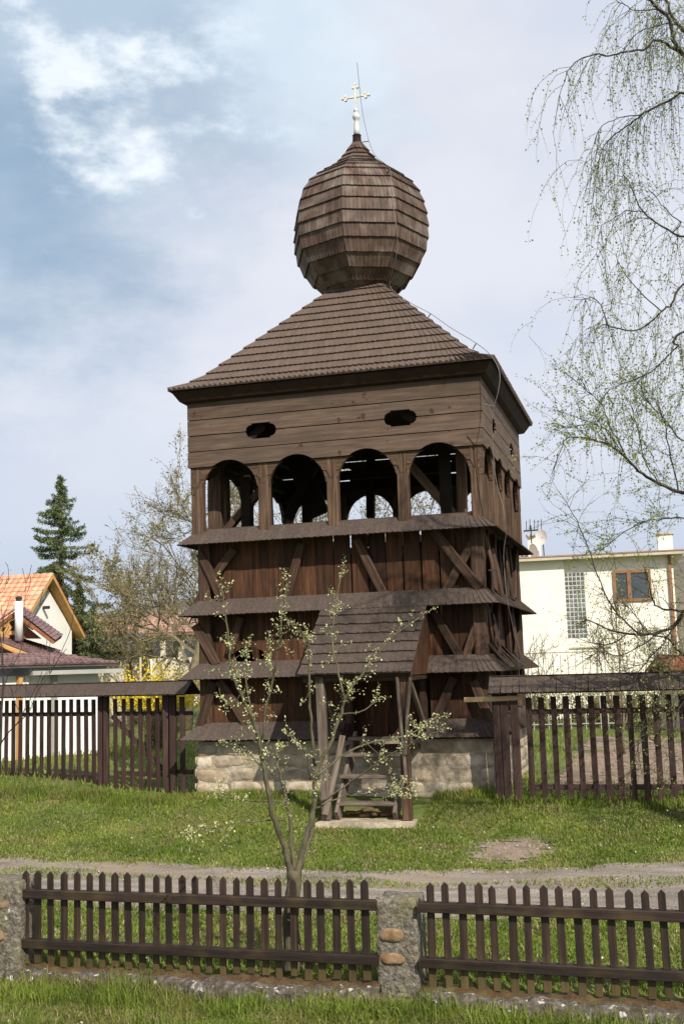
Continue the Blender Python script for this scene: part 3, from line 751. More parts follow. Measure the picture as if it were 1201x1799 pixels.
# lightning conductor on its stand-offs ---------------------------------
pts = [(627, 110, 21.3), (631, 150, 21.3), (637, 200, 21.3), (648, 248, 21.2), (660, 275, 21.1), (684, 296, 20.6), (688, 330, 20.3), (692, 372, 20.15), (697, 410, 20.1), (697, 440, 20.15), (691, 470, 20.3), (684, 495, 20.5), (690, 510, 20.5), (722, 533, 20.1),
       (756, 551, 19.5), (790, 575, 19.0), (836, 603, 18.2), (862, 625, 17.75), (877, 655, 17.5), (874, 690, 17.45), (864, 730, 17.5), (866, 800, 17.5), (872, 850, 17.45), (884, 895, 17.35), (889, 930, 17.3), (884, 975, 17.4), (890, 1050, 17.35), (900, 1100, 17.5), (908, 1150, 17.6), (912, 1200, 17.7), (912, 1300, 17.8)]
wire = MB(); sm = []
P3 = [at(*p) for p in pts]
for i in range(len(P3)-1):
    for t in np.linspace(0, 1, 5)[:-1]:
        p0, p1, p2, p3 = P3[max(0, i-1)], P3[i], P3[i+1], P3[min(len(P3)-1, i+2)]
        sm.append(.5*((2*p1)+(p2-p0)*t+(2*p0-5*p1+4*p2-p3)*t*t+(3*p1-p0-3*p2+p3)*t**3))
sm.append(P3[-1]); wire.tube(sm, .0055, 5)
lc = wire.build('lightning_conductor', M['wire'], T)
for a, b in (((634, 250, 21.3), (648, 248, 21.2)), ((680, 305, 20.8), (684, 296, 20.6)), ((750, 560, 19.6), (756, 551, 19.5)), ((830, 613, 18.35), (836, 603, 18.2)), ((846, 710, 17.6), (868, 714, 17.45)), ((858, 1002, 17.65), (868, 1002, 17.5))):
    m_ = MB(); m_.tube([at(*a), at(*b)], .009, 5); m_.build('clip', M['wire'], lc)

# ================================================================== FENCES
def cap_roof(parent, p0, p1, z_e, z_r, hwid, budget, wd=.09):
    """little shingled coping along a fence: ridge over the pickets, both slopes"""
    p0, p1 = Vector(p0), Vector(p1); d = (p1-p0); ln = d.length; d.normalize(); nr_ = Vector((d.y, -d.x, 0))
    if nr_.dot(CAM-p0) < 0: nr_ = -nr_
    mb = MB()
    a0 = Vector((p0.x, p0.y, 0)); a1 = Vector((p1.x, p1.y, 0))
    for s in (1, -1):
        mb.hexa([a0+nr_*s*hwid*.95+Vector((0, 0, z_e-.012)), a1+nr_*s*hwid*.95+Vector((0, 0, z_e-.012)), a1+Vector((0, 0, z_r-.035)), a0+Vector((0, 0, z_r-.035)),
                 a0+nr_*s*hwid*.95+Vector((0, 0, z_e)), a1+nr_*s*hwid*.95+Vector((0, 0, z_e)), a1+Vector((0, 0, z_r)), a0+Vector((0, 0, z_r))])
    co = mb.build('coping', M['soffit'], parent)
    S = Shingles(co, M['skirt'], budget)
    for s in (1, -1):
        n_ = int(ln/wd)
        for i in range(n_):
            A = a0+d*(ln*i/n_); B = a0+d*(ln*(i+1)/n_); sk_ = random.uniform(-.012, .012)
            nn = (nr_*s*(z_r-z_e)+Vector((0, 0, hwid))).normalized()
            ar = [A+nr_*s*hwid+Vector((0, 0, z_e)), B+nr_*s*hwid+Vector((0, 0, z_e)), A+nr_*(s*-.02)+Vector((0, 0, z_r+.012)), B+nr_*(s*-.02)+Vector((0, 0, z_r+.012))]
            S.add(ar[0]+d*sk_, ar[1]+d*sk_, ar[2], ar[3], nn, th=.022, single=(s == 1))
    S.done()
def slat_run(parent, p0, p1, zf0, zf1, ztop, sp, wd, th=.024, jitter=.01, rails=(.25, 1.25), mat='backfence', rail_side=-1, tip=0, name='slat'):
    p0, p1 = Vector(p0), Vector(p1); d = p1-p0; ln = d.length; d.normalize(); nr_ = Vector((d.y, -d.x, 0))
    if nr_.dot(CAM-p0) < 0: nr_ = -nr_
    n_ = int(ln/sp)
    for i in range(n_+1):
        t = i*sp/ln
        if t > 1: break
        c = p0+(p1-p0)*t; zb_ = zf0+(zf1-zf0)*t+random.uniform(-.03, .03)
        e = random.uniform(-jitter, jitter)
        beam(name, (c.x+d.x*e, c.y+d.y*e, zb_), (c.x-d.x*e*.5, c.y-d.y*e*.5, ztop+random.uniform(-.006, .006)), wd*random.uniform(.93, 1.07), th, M[mat], parent, nr_, ch=.003, wob=.003, tip=tip)
    for z in rails:
        q0 = Vector((p0.x, p0.y, z))+nr_*rail_side*(th/2+.022); q1 = Vector((p1.x, p1.y, z))+nr_*rail_side*(th/2+.022)
        beam('rail', q0, q1, .075, .04, M[mat], parent, nr_, ch=.004, wob=.002)
# left garden fence beyond the gate
A0 = Vector((-8.6, -.75, 0)); A1 = Vector((-2.55, -2.20, 0)); ad = (A1-A0).normalized()
def on_line(px):     # point of the left fence line seen at column px
    best = min(np.linspace(0, 1.1, 500), key=lambda t: abs(projx(A0+(A1-A0)*t+Vector((0, 0, .5)))-px)); return A0+(A1-A0)*best
def projx(p):
    d = p-CAM; return 600.5+FPX*d.dot(RT)/d.dot(FW)
def projy(p):
    d = p-CAM; return 899.5-FPX*d.dot(UP)/d.dot(FW)
pL = on_line(-60); pG0 = on_line(188); pG1 = on_line(300); pE = on_line(322)
f1 = thing('garden_fence', tuple(pL), 'brown slatted fence with shingled coping left of the bell tower', 'fence')
slat_run(f1, pL, on_line(165), .16, .05, 1.58, .176, .085, rails=(.22, 1.32))
for px, wd in ((178, .10), (187, .10)):
    c = on_line(px); beam('post', (c.x, c.y, -.1), (c.x, c.y, 1.62), wd, .10, M['backfence'], f1, (.3, -1, 0))
for px in (293, 305):
    c = on_line(px); beam('post', (c.x, c.y, -.1), (c.x, c.y, 1.62), .12, .10, M['backfence'], f1, (.3, -1, 0))
c = on_line(321); beam('slat', (c.x, c.y, -.05), (c.x, c.y, 1.6), .09, .025, M['backfence'], f1, (.3, -1, 0))
for z in (.35, 1.32):
    a = on_line(305); b = on_line(337); beam('rail', (a.x, a.y+.04, z), (b.x, b.y+.04, z), .07, .04, M['backfence'], f1, (.3, -1, 0))
capE = on_line(341)
cap_roof(f1, tuple(pL), tuple(capE), 1.64, 1.86, .24, 110)
g = thing('garden_gate', tuple(pG0), 'brown slatted garden gate with diagonal brace beside the tower', 'gate')
slat_run(g, on_line(203), on_line(290), -.03, -.03, 1.58, .185, .085, rails=(.30, 1.32))
a, b = on_line(196), on_line(284); beam('diagonal_brace', (a.x, a.y+.05, 1.28), (b.x, b.y+.05, .38), .09, .035, M['backfence'], g, (.3, -1, 0))
# right garden fence
f2 = thing('garden_fence', (2.7, -2.9, 0), 'brown slatted fence with shingled coping between bell tower and birch twigs', 'fence')
slat_run(f2, (3.06, -2.93, 0), (8.5, -2.93, 0), -.12, -.12, 1.49, .182, .085, rails=(.18, 1.27))
for x in (2.58, 2.70, 2.85): beam('post', (x, -2.98, -.15), (x, -2.98, 1.55), .115, .06, M['backfence'], f2, wob=.01)
beam('cross_board', (2.12, -3.03, 1.475), (2.98, -3.03, 1.49), .075, .03, M['newwood'], f2, label='pale raw wooden cross board')
cap_roof(f2, (2.5, -2.93, 0), (8.5, -2.93, 0), 1.56, 1.80, .24, 90)
# short fence return seen left of tower base
# front picket fences
def front_y(x): return -10.22-.045*max(0, x-.5)
def picket_section(x0, x1, xs0, label, sp=.1335):
    p0 = Vector((x0, front_y(x0), 0)); p1 = Vector((x1, front_y(x1), 0))
    f = thing('picket_fence', (x0, front_y(x0), -.65), label, 'fence', 'low picket fence sections in the foreground')
    n_ = int((x1-xs0)/sp)+1
    for i in range(n_):
        x = xs0+i*sp+random.uniform(-.006, .006)
        if x > x1: break
        t = random.uniform(-.013, .013)
        beam('picket', (x, front_y(x), -.635+random.uniform(-.03, .015)), (x+t, front_y(x), .205+random.uniform(-.012, .012)), .064*random.uniform(.90, 1.08), .026, M['picket'], f, ch=.004, wob=.002, tip=.033)
    for z in (.005, -.445):
        beam('rail', (x0, front_y(x0)-.042, z), (x1, front_y(x1)-.042, z), .080, .055, M['fence'], f, ch=.006, wob=.002)
        beam('rail', (x0, front_y(x0)+.032, z+.02), (x1, front_y(x1)+.032, z+.02), .03, .03, M['fence'], f, ch=.004, wob=.002)
    return f
xl = onY(35, 1600, -10.22).x; xm0 = onY(660, 1600, -10.3).x; xm1 = onY(741, 1600, -10.3).x
picket_section(xl-.02, xm0+.02, onY(46, 1600, -10.22).x, 'dark picket fence between the two rough concrete pillars, foreground left')
picket_section(xm1-.02, 6.4, onY(757, 1600, -10.3).x, 'dark picket fence running right from the middle concrete pillar', .1365)
def pillar(px0, px1, ptop, label, stones):
    y = -10.33; a = onY(px0, 1640, y).x; b = onY(px1, 1640, y).x; zt_ = onY((px0+px1)/2, ptop, y).z
    t = thing('fence_pillar', ((a+b)/2, y+.15, -.85), label, 'pillar', 'rough concrete fence pillars')
    nx, nz = 10, 18; m_ = MB(); V = []; F = []
    per = []
    for i in range(nx): per.append((a+(b-a)*i/nx, y, 0))
    for i in range(nx): per.append((b, y+.36*i/nx, 0))
    for i in range(nx): per.append((b-(b-a)*i/nx, y+.36, 0))
    for i in range(nx): per.append((a, y+.36-.36*i/nx, 0))
    cx_, cy_ = (a+b)/2, y+.18
    rows = [(-.95+(zt_+.95-.03)*j/nz, 1) for j in range(nz+1)]+[(zt_-.005, .97), (zt_+.005, .8), (zt_+.01, .02)]
    for z, s in rows:
        for (x, yy, _) in per:
            X_ = cx_+(x-cx_)*s; Y_ = cy_+(yy-cy_)*s; q = Vector((X_*9, Y_*9, z*9)); k_ = noise.noise(q)*.012+noise.noise(q*3)*.006
            dv = Vector((X_-cx_, Y_-cy_, 0)); dv = dv.normalized() if dv.length > .01 else Vector((0, 0, 0))
            V.append((X_+dv.x*k_, Y_+dv.y*k_, z+(k_ if s < 1 else 0)))
    n_ = len(per)
    for j in range(len(rows)-1):
        for i in range(n_): F.append((j*n_+i, j*n_+(i+1) % n_, (j+1)*n_+(i+1) % n_, (j+1)*n_+i))
    m_.poly(V, F); body = m_.build('shaft', M['concrete'], t, smooth=True)
    for (sx, sy, sw, sh, sd) in stones:
        c = onY(sx, sy, y+.002); V, F = stone_mesh(sw, sh, .016, sd, 10, 8, oval=1); m2 = MB()
        m2.poly([Vector(v)+c for v in V], F); m2.build('stone', M['embedded'], t, smooth=True)
    return t
pillar(661, 732, 1580, 'rough concrete pillar with two ochre stones set in it, middle of the picket fence', [(687, 1643, .23, .125, 33.3), (689, 1684, .24, .11, 8.1)])
pillar(-42, 35, 1548, 'rough concrete pillar with dark reddish stones at the left edge of the photo', [(4, 1588, .14, .10, 1.3), (0, 1642, .10, .11, 5.9)])
def low_wall(x0, x1, zt0, zt1, label):
    t = thing('low_wall', ((x0+x1)/2, -10.2, -.9), label, 'low wall', 'mossy footing walls under the picket fence')
    def slab(yc0, yc1, zoff, thick, mat, nm, rough):
        V = []; F = []; n_ = int((x1-x0)/.05); 
        sec = 10
        for i in range(n_+1):
            x = x0+(x1-x0)*i/n_; ztop = zt0+(zt1-zt0)*i/n_+zoff; fy0 = front_y(x)
            prof_ = [(yc0, ztop-thick), (yc0-.01, ztop-thick*.5), (yc0, ztop-.04), (yc0+.03, ztop-.008), (yc0+(yc1-yc0)*.35, ztop), (yc0+(yc1-yc0)*.65, ztop+.004), (yc1-.03, ztop-.01), (yc1, ztop-.05), (yc1, ztop-thick)]
            for (yy, zz) in prof_:
                q = Vector((x*5, yy*7, zz*7)); k_ = noise.noise(q)*rough*.8+noise.noise(q*3.7)*rough*.6+noise.noise(q*9)*rough*.3
                V.append((x, front_y(x)+yy-.0+k_, zz+k_*.8))
        m = 9
        for i in range(n_):
            for j in range(m-1): F.append((i*m+j, (i+1)*m+j, (i+1)*m+j+1, i*m+j+1))
        F.append(tuple(range(m))); F.append(tuple(n_*m+j for j in range(m))[::-1])
        m_ = MB(); m_.poly(V, F); return m_.build(nm, mat, t, smooth=True)
    slab(-.20, .16, 0, .45, M['lowwall'], 'footing', .04)
    slab(-.09, .10, .014, .06, M['moss'], 'moss_strip', .035)
low_wall(xl-.05, xm0+.03, -.665, -.665, 'low mossy stone footing under the left picket fence')
low_wall(xm1-.03, 6.4, -.665, -.68, 'low mossy stone footing under the right picket fence')

# ================================================================== BACKGROUND BUILDINGS
class Plane3:
    """vertical facade plane through two ground points; pix() gives the point of the plane seen at a pixel"""
    def __init__(s, A, B):
        s.A = Vector((A.x, A.y, 0)); s.B = Vector((B.x, B.y, 0)); s.d = (s.B-s.A).normalized(); s.n = Vector((s.d.y, -s.d.x, 0))
        if s.n.dot(CAM-s.A) < 0: s.n = -s.n
    def uz(s, px, py):
        d = pixdir(px, py); t = (s.A-CAM).dot(s.n)/d.dot(s.n); p = CAM+d*t; return (p-s.A).dot(s.d), p.z
    def P(s, u, z, out=0): q = s.A+s.d*u+s.n*out; return Vector((q.x, q.y, z))
    def box(s, mb, u0, u1, z0, z1, o0, o1):
        mb.hexa([s.P(u0, z0, o0), s.P(u1, z0, o0), s.P(u1, z0, o1), s.P(u0, z0, o1), s.P(u0, z1, o0), s.P(u1, z1, o0), s.P(u1, z1, o1), s.P(u0, z1, o1)])
    def part(s, name, mat, parent, *a, **k): m_ = MB(); s.box(m_, *a); return m_.build(name, mat, parent, **k)
# cream house on the right
F_ = Plane3(at(860, 1150, 39), at(1185, 1150, 37.6))
u_l, zt_ = F_.uz(880, 984); u_r, _ = F_.uz(1180, 975); z_top = F_.uz(1100, 979)[1]
H = thing('house', tuple(F_.A), 'cream two storey flat roofed house behind the right fence, with glass block stair window', 'house')
u_s = F_.uz(990, 1000)[0]
wl = F_.part('wall', M['cream'], H, u_l, u_s, -.2, z_top, -9, .12)
w2_ = F_.part('wall', M['cream'], H, u_s+.003, u_r, -.2, z_top, -9, 0)
F_.part('roof', M['beige'], H, u_l-.4, u_r+.35, z_top, z_top+.10, -9.4, .42)
F_.part('roof_edge', M['redtile'], H, u_l-.42, u_r+.37, z_top+.103, z_top+.15, -9.42, .44)
a, b = F_.uz(990, 1006), F_.uz(1032, 1120)
gw = F_.part('glass_block_window', M['winbox'], H, a[0], b[0], b[1], a[1], -.05, .012)
nc, nr_ = 5, 15
for i in range(nc):
    for j in range(nr_):
        cw, chh = (b[0]-a[0])/nc, (a[1]-b[1])/nr_
        F_.part('glass_block', M['blockglass'], gw, a[0]+cw*(i+.17), a[0]+cw*(i+.83), b[1]+chh*(j+.17), b[1]+chh*(j+.83), .0, .03)
def house_window(F_, H, pa, pb, mat_f, mull=(.42,), name='window'):
    a, b = F_.uz(*pa), F_.uz(*pb); wn = thing(name, (0, 0, 0), None, None); wn.parent = H; wn.matrix_basis = WM[H.name].inverted(); 
    F_.part('pane', M['glass'], wn, a[0]+.06, b[0]-.06, b[1]+.06, a[1]-.06, -.02, .02)
    t = .09
    for (q0, q1, r0, r1) in ((a[0], b[0], a[1]-t, a[1]), (a[0], b[0], b[1], b[1]+t), (a[0], a[0]+t, b[1]+t+.002, a[1]-t-.002), (b[0]-t, b[0], b[1]+t+.002, a[1]-t-.002)):
        F_.part('frame', mat_f, wn, q0, q1, r0, r1, -.02, .06)
    for m_ in mull:
        u = a[0]+(b[0]-a[0])*m_; F_.part('mullion', mat_f, wn, u-.06, u+.06, b[1]+t+.002, a[1]-t-.002, -.02, .055)
house_window(F_, H, (1075, 1003), (1145, 1055), M['winframe'])
a, b = F_.uz(997, 1137), F_.uz(1075, 1170); F_.part('garage_lintel', M['beige'], H, a[0], b[0], a[1]-.05, a[1], 0, .05)
dp = F_.uz(1172, 980)[0]; F_.part('downpipe', M['winframe'], H, dp, dp+.09, 0, z_top, .01, .10)
for (pa, pb, nm, mt) in (((920, 935), (944, 978), 'chimney', 'cream'), ((1157, 931), (1187, 974), 'chimney', 'cream')):
    a, b = F_.uz(*pa), F_.uz(*pb); F_.part(nm, M[mt], H, a[0], b[0], z_top+.15, a[1], -2.2, -1.6)
    F_.part('chimney_cap', M['beige'], H, a[0]-.05, b[0]+.05, a[1]+.003, a[1]+.07, -2.25, -1.55)
# railing in front of the house
Fr = Plane3(at(900, 1150, 33), at(1110, 1150, 32.4))
rl = thing('railing', tuple(Fr.A), 'thin grey green metal railing in front of the cream house', 'railing')
for px in range(905, 1105, 13):
    u, z = Fr.uz(px, 1150); Fr.part('post' if (px-905) % 39 == 0 else 'bar', M['greyiron'], rl, u-.012, u+.012, 0, z, 0, .025)
u0, z = Fr.uz(905, 1150); u1 = Fr.uz(1105, 1150)[0]; Fr.part('top_rail', M['greyiron'], rl, u0, u1, z, z+.035, -.005, .03); Fr.part('bottom_rail', M['greyiron'], rl, u0, u1, .15, .18, .027, .05)
# antenna and dish
c = at(932, 935, 40.5)
an = thing('tv_antenna', tuple(c), 'rusty multi-pronged antenna standing on the house chimney', 'antenna')
m_ = MB(); m_.tube([c+Vector((0, 0, -.4)), c+Vector((0, 0, .25))], .025, 5); m_.build('mast', M['iron'], an)
m_ = MB(); m_.tube([at(919, 933, 40.5), at(944, 931, 40.5)], .03, 5); m_.build('cross_arm', M['iron'], an)
for px, t in ((924, 915), (930, 912), (938, 913), (944, 914), (950, 912)):
    m_ = MB(); m_.tube([at(px, 933, 40.5), at(px, t, 40.5)], .014, 4); m_.build('prong', M['iron'], an)
dc = at(951, 944, 40.3)
ds = thing('satellite_dish', tuple(dc), 'white oval satellite dish beside the house chimney', 'satellite dish')
m_ = MB(); V = []; F = []
ax = (-RT*.45-FW*.85+Vector((0, 0, .1))).normalized(); e1 = ax.cross(Vector((0, 0, 1))).normalized(); e2 = e1.cross(ax)
for j in range(5):
    r_ = .25*j/4
    for k in range(20):
        t = 2*math.pi*k/20; V.append(dc+e1*(r_*.85*math.cos(t))+e2*(r_*1.1*math.sin(t))+ax*(.8*r_*r_))
for j in range(4):
    for k in range(20): F.append((j*20+k, j*20+(k+1) % 20, (j+1)*20+(k+1) % 20, (j+1)*20+k))
m_.poly(V, F); m_.build('dish', M['white_metal'], ds, smooth=True)
m_ = MB(); m_.tube([dc, dc-ax*.12+Vector((0, 0, -.2)), dc-ax*.15+Vector((0, 0, -.75))], .02, 5); m_.build('bracket', M['iron'], ds)

def tile_slope(parent, A, B, C_, D_, rows, cols, mat, name='roof_tile', th=.03):
    """tiles over quad A (eave left) B (eave right) C (ridge right) D (ridge left)"""
    A, B, C_, D_ = map(Vector, (A, B, C_, D_)); n_ = (B-A).cross(D_-A).normalized()
    if n_.z < 0: n_ = -n_
    m_ = MB()
    for j in range(rows):
        for i in range(cols):
            u0, u1 = i/cols, (i+.94)/cols; v0, v1 = j/rows, min(1, (j+1.12)/rows)
            P = lambda u, v: (A*(1-u)+B*u)*(1-v)+(D_*(1-u)+C_*u)*v
            m_.tone = random.random()
            a, b, c, d = P(u0, v0), P(u1, v0), P(u1, v1), P(u0, v1)
            md = (a+b)/2+n_*th*2.0; mt_ = (c+d)/2+n_*th*.9
            m_.poly([a, md, b, c, mt_, d, a+n_*th*.8, b+n_*th*.8], [(6, 1, 4, 5), (1, 7, 3, 4), (0, 2, 7, 1, 6)])
    return m_.build(name, mat, parent, kind='stuff')
def slab_quad(name, A, B, C_, D_, th, mat, parent):
    A, B, C_, D_ = map(Vector, (A, B, C_, D_)); n_ = (B-A).cross(D_-A).normalized()
    if n_.z < 0: n_ = -n_
    m_ = MB(); m_.hexa([p-n_*th for p in (A, B, C_, D_)]+[A, B, C_, D_]); return m_.build(name, mat, parent)
# --- gabled house with orange tiles (far left)
Rt2 = Vector((RT.x, RT.y, 0)).normalized(); Fw2 = Vector((FW.x, FW.y, 0)).normalized()
ap = at(94, 1008, 42); g_ = (Rt2*.29+Fw2*.957).normalized(); e_ = (-Rt2*.957+Fw2*.29).normalized()
hwid = 2.35; rise = ap.z-(at(125, 1118, 44).z)
H2 = thing('house', (ap.x, ap.y, 0), 'white gabled house with steep orange tiled roof at the left edge of the photo', 'house')
zE = ap.z-rise
ov = .35
fl = Vector((ap.x, ap.y, 0))
def q(s, e, z): v = fl+g_*s+e_*e; return Vector((v.x, v.y, z))
sl2 = rise/hwid
zw = lambda s: ap.z-.12-abs(s)*sl2
m_ = MB(); L_ = 9
pts = [(-hwid*.82, 0), (hwid*.82, 0), (hwid*.82, zw(hwid*.82)-.05), (0, zw(0)-.25), (-hwid*.82, zw(hwid*.82)-.05)]
m_.poly([q(s, ov, z) for s, z in pts]+[q(s, L_, z) for s, z in pts], [(0, 1, 2, 3, 4), (9, 8, 7, 6, 5)]+[(i, 5+i, 5+(i+1) % 5, (i+1) % 5) for i in range(5)])
m_.build('wall', M['white'], H2)
r1 = slab_quad('roof', q(-hwid, 0, zE), q(-hwid, L_, zE), q(0, L_, ap.z), q(0, 0, ap.z), .12, M['ochrewood'], H2)
slab_quad('roof', q(hwid, 0, zE), q(hwid, L_, zE), q(0, L_, ap.z+.004), q(0, 0, ap.z+.004), .12, M['ochrewood'], H2)
tile_slope(r1, q(-hwid-.05, L_, zE), q(-hwid-.05, -.03, zE), q(0, -.03, ap.z+.03), q(0, L_, ap.z+.03), 13, 34, M['tile'])
tile_slope(r1, q(hwid+.05, L_, zE), q(hwid+.05, -.03, zE), q(0, -.03, ap.z+.03), q(0, L_, ap.z+.03), 13, 34, M['tile'])
m_ = MB(); c = q(-.15, ov-.03, at(80, 1068, 42).z); m_.tube([c, c-e_*.25], .06, 6); m_.build('vent', M['iron'], H2)
# --- timber pavilion with plum tiles
Dp = 33
H3 = thing('timber_shelter', tuple(onZ(30, 1290, 0)), 'small timber shelter with plum tiled gable roof and white flue, left edge', 'shelter')
def Pp(px, py, D): return at(px, py, D)
rb = slab_quad('roof', Pp(97, 1127, 33), Pp(110, 1118, 37), Pp(38, 1068, 37), Pp(28, 1074, 33), .10, M['redwood'], H3)
slab_quad('roof', Pp(-45, 1125, 33), Pp(-38, 1118, 37), Pp(38, 1067.6, 37), Pp(28, 1073.6, 33), .10, M['redwood'], H3)
tile_slope(rb, Pp(-45, 1123, 33), Pp(-38, 1116, 37), Pp(38, 1065, 37), Pp(28, 1071, 33), 12, 12, M['browntile'])
tile_slope(rb, Pp(97, 1125, 33), Pp(110, 1116, 37), Pp(38, 1065, 37), Pp(28, 1071, 33), 12, 12, M['browntile'])
m_ = MB(); n_ = [Pp(-20, 1122, 33.3), Pp(72, 1122, 33.3), Pp(28, 1086, 33.3)]; m_.poly(n_+[v+Fw2*.1 for v in n_], [(0, 1, 2), (5, 4, 3), (0, 3, 4, 1), (1, 4, 5, 2), (2, 5, 3, 0)]); m_.build('gable', M['redwood'], H3)
for a, b in (((0, 1106), (28, 1078)), ((60, 1104), (28, 1080)), ((-10, 1112), (30, 1112)), ((14, 1120), (14, 1095)), ((2, 1122), (20, 1100))):
    beam('rafter', Pp(*a, 33.1), Pp(*b, 33.1), .13, .10, M['ochrewood'], H3, -Fw2)
m_ = MB(); fz = Pp(34, 1125, 32.6); ft = Pp(33.5, 1056, 32.6); m_.tube([fz, ft], .115, 14); m_.build('flue', M['white'], H3, smooth=True)
m_ = MB(); m_.tube([ft, ft+Vector((0, 0, .10)), ft+Vector((0, 0, .14))], [.07, .11, .05], 10); m_.build('flue_cap', M['iron'], H3)
rb2 = slab_quad('lower_roof', Pp(-20, 1122, 31.5), Pp(72, 1154, 31.5), Pp(109, 1146, 35), Pp(38, 1124, 35), .12, M['redwood'], H3)
tile_slope(rb2, Pp(-20, 1121, 31.5), Pp(72, 1153, 31.5), Pp(109, 1144, 35), Pp(38, 1122, 35), 10, 16, M['browntile'])
for a, b in (((-10, 1128), (64, 1157)), ((10, 1137), (40, 1150))): beam('fascia', Pp(*a, 31.35), Pp(*b, 31.35), .10, .08, M['ochrewood'], H3, -Fw2)
for x in (-8, 16, 40, 60): beam('post', at(x, 1300, 31.6), at(x, 1143+x*.2, 31.6), .14, .12, M['ochrewood'], H3, -Fw2)
m_ = MB(); m_.poly([at(-60, 1340, 33.5), at(76, 1330, 33.5), at(76, 1150, 33.5), at(-60, 1128, 33.5)]+[at(-60, 1340, 33.7), at(76, 1330, 33.7), at(76, 1150, 33.7), at(-60, 1128, 33.7)], [(0, 1, 2, 3), (7, 6, 5, 4), (0, 4, 5, 1), (1, 5, 6, 2), (2, 6, 7, 3), (3, 7, 4, 0)]); m_.build('back_wall', M['redwood'], H3)
# --- white shed with plum tiled eave directly behind the left fence
Fs = Plane3(at(-80, 1150, 24.0), at(172, 1150, 26.8))
H4 = thing('shed', tuple(Fs.A), 'white walled shed with plum tiled eave behind the left fence', 'shed')
uL = Fs.uz(-80, 1200)[0]; uR = Fs.uz(172, 1200)[0]; zS = Fs.uz(80, 1186)[1]
Fs.part('wall', M['white'], H4, uL, uR, 0, zS, -3, 0)
gu = Fs.uz(45, 1190)[0]
Fs.part('fascia', M['greyrender'], H4, gu, Fs.uz(203, 1182)[0], zS+.003, zS+.10, -3.1, .30)
a = Fs.uz(-80, 1172); b = Fs.uz(190, 1172)
zt2 = Fs.uz(80, 1158)[1]
sh = slab_quad('roof', Fs.P(a[0], zS+.22, .35), Fs.P(b[0], zS+.22, .35), Fs.P(b[0]-.4, zS+.50, -1.6), Fs.P(a[0], zS+.50, -1.6), .05, M['greyroof'], H4)
tile_slope(sh, Fs.P(a[0], zS+.225, .37), Fs.P(b[0], zS+.225, .37), Fs.P(b[0]-.4, zS+.51, -1.6), Fs.P(a[0], zS+.51, -1.6), 5, 26, M['browntile'], th=.035)
Fs.part('eave_board', M['greyrender'], H4, gu, b[0]-.2, zS+.104, zS+.21, -1.4, .22)
ou = Fs.uz(32, 1200)[0]; Fs.part('post', M['ochrewood'], H4, ou-.05, ou+.05, 0, zS, .01, .12)
ou = Fs.uz(93, 1200)[0]; Fs.part('post', M['greyiron'], H4, ou-.06, ou+.06, 0, zS, .01, .10)
# --- low white outbuilding with red edge
Fo = Plane3(at(60, 1150, 48), at(255, 1150, 50))
H5 = thing('outbuilding', tuple(Fo.A), 'low white outbuilding with thin red roof edge, beyond the tiled shed', 'outbuilding')
u = lambda px, py: Fo.uz(px, py)
Fo.part('wall', M['white'], H5, u(60, 0)[0], u(148, 0)[0], 0, u(100, 1147)[1], -3, 0)
Fo.part('wall', M['beige'], H5, u(148, 0)[0]+.004, u(240, 0)[0], 0, u(200, 1150)[1], -3, -.15)
Fo.part('roof', M['redtile'], H5, u(96, 0)[0], u(245, 0)[0], u(150, 1146)[1], u(150, 1142)[1], -3.2, .3)
# --- far houses
def far_house(label, px0, px1, py_eave, py_ridge, D, wallm, roofm, win=0, dpt=5):
    F2 = Plane3(at(px0, 1150, D), at(px1, 1150, D)); h = thing('house', tuple(F2.A), label, 'house')
    a = F2.uz(px0, py_eave); b = F2.uz(px1, py_eave); zr = F2.uz((px0+px1)/2, py_ridge)[1]; dpth = dpt
    F2.part('wall', M[wallm], h, a[0], b[0], 0, a[1], -dpth, 0)
    r_ = slab_quad('roof', F2.P(a[0]-.3, a[1]-.1, .35), F2.P(b[0]+.3, a[1]-.1, .35), F2.P(b[0]+.3, zr, -dpth/2), F2.P(a[0]-.3, zr, -dpth/2), .12, M[roofm], h)
    slab_quad('roof', F2.P(a[0]-.3, a[1]-.1, -dpth-.35), F2.P(b[0]+.3, a[1]-.1, -dpth-.35), F2.P(b[0]+.3, zr+.003, -dpth/2), F2.P(a[0]-.3, zr+.003, -dpth/2), .12, M[roofm], h)
    for s_, e in ((0, a[0]), (1, b[0])):
        m_ = MB(); tri = [(-.05, a[1]-.05), (-dpth+.05, a[1]-.05), (-dpth/2, zr-.15)]; m_.poly([F2.P(e+.05, z, o_) for o_, z in tri]+[F2.P(e-.05, z, o_) for o_, z in tri], [(0, 1, 2), (5, 4, 3), (0, 3, 4, 1), (1, 4, 5, 2), (2, 5, 3, 0)]); m_.build('gable', M[wallm], h)
    tile_slope(r_, F2.P(a[0]-.3, a[1]-.08, .37), F2.P(b[0]+.3, a[1]-.08, .37), F2.P(b[0]+.3, zr+.02, -dpth/2), F2.P(a[0]-.3, zr+.02, -dpth/2), 9, int((b[0]-a[0])*3), M[roofm])
    for i in range(win):
        w0 = a[0]+(b[0]-a[0])*(i+.35)/win; F2.part('window', M['glass'], h, w0, w0+.7, a[1]-1.4, a[1]-.5, -.02, .03)
    return h
far_house('small house with dark slate roof showing behind the spruce and the bare tree', 165, 226, 1139, 1112, 52, 'beige', 'greyroof', win=2)
far_house('distant white house between spruce and bare tree', 160, 205, 1110, 1082, 66, 'white', 'redtile', win=2)
far_house('distant beige house with faded red roof behind the bare tree', 215, 345, 1112, 1074, 62, 'beige', 'redtile', win=4)
far_house('brown roofed hut at the right edge behind the fence coping', 1192, 1290, 1172, 1150, 30, 'beige', 'redwood', dpt=2)
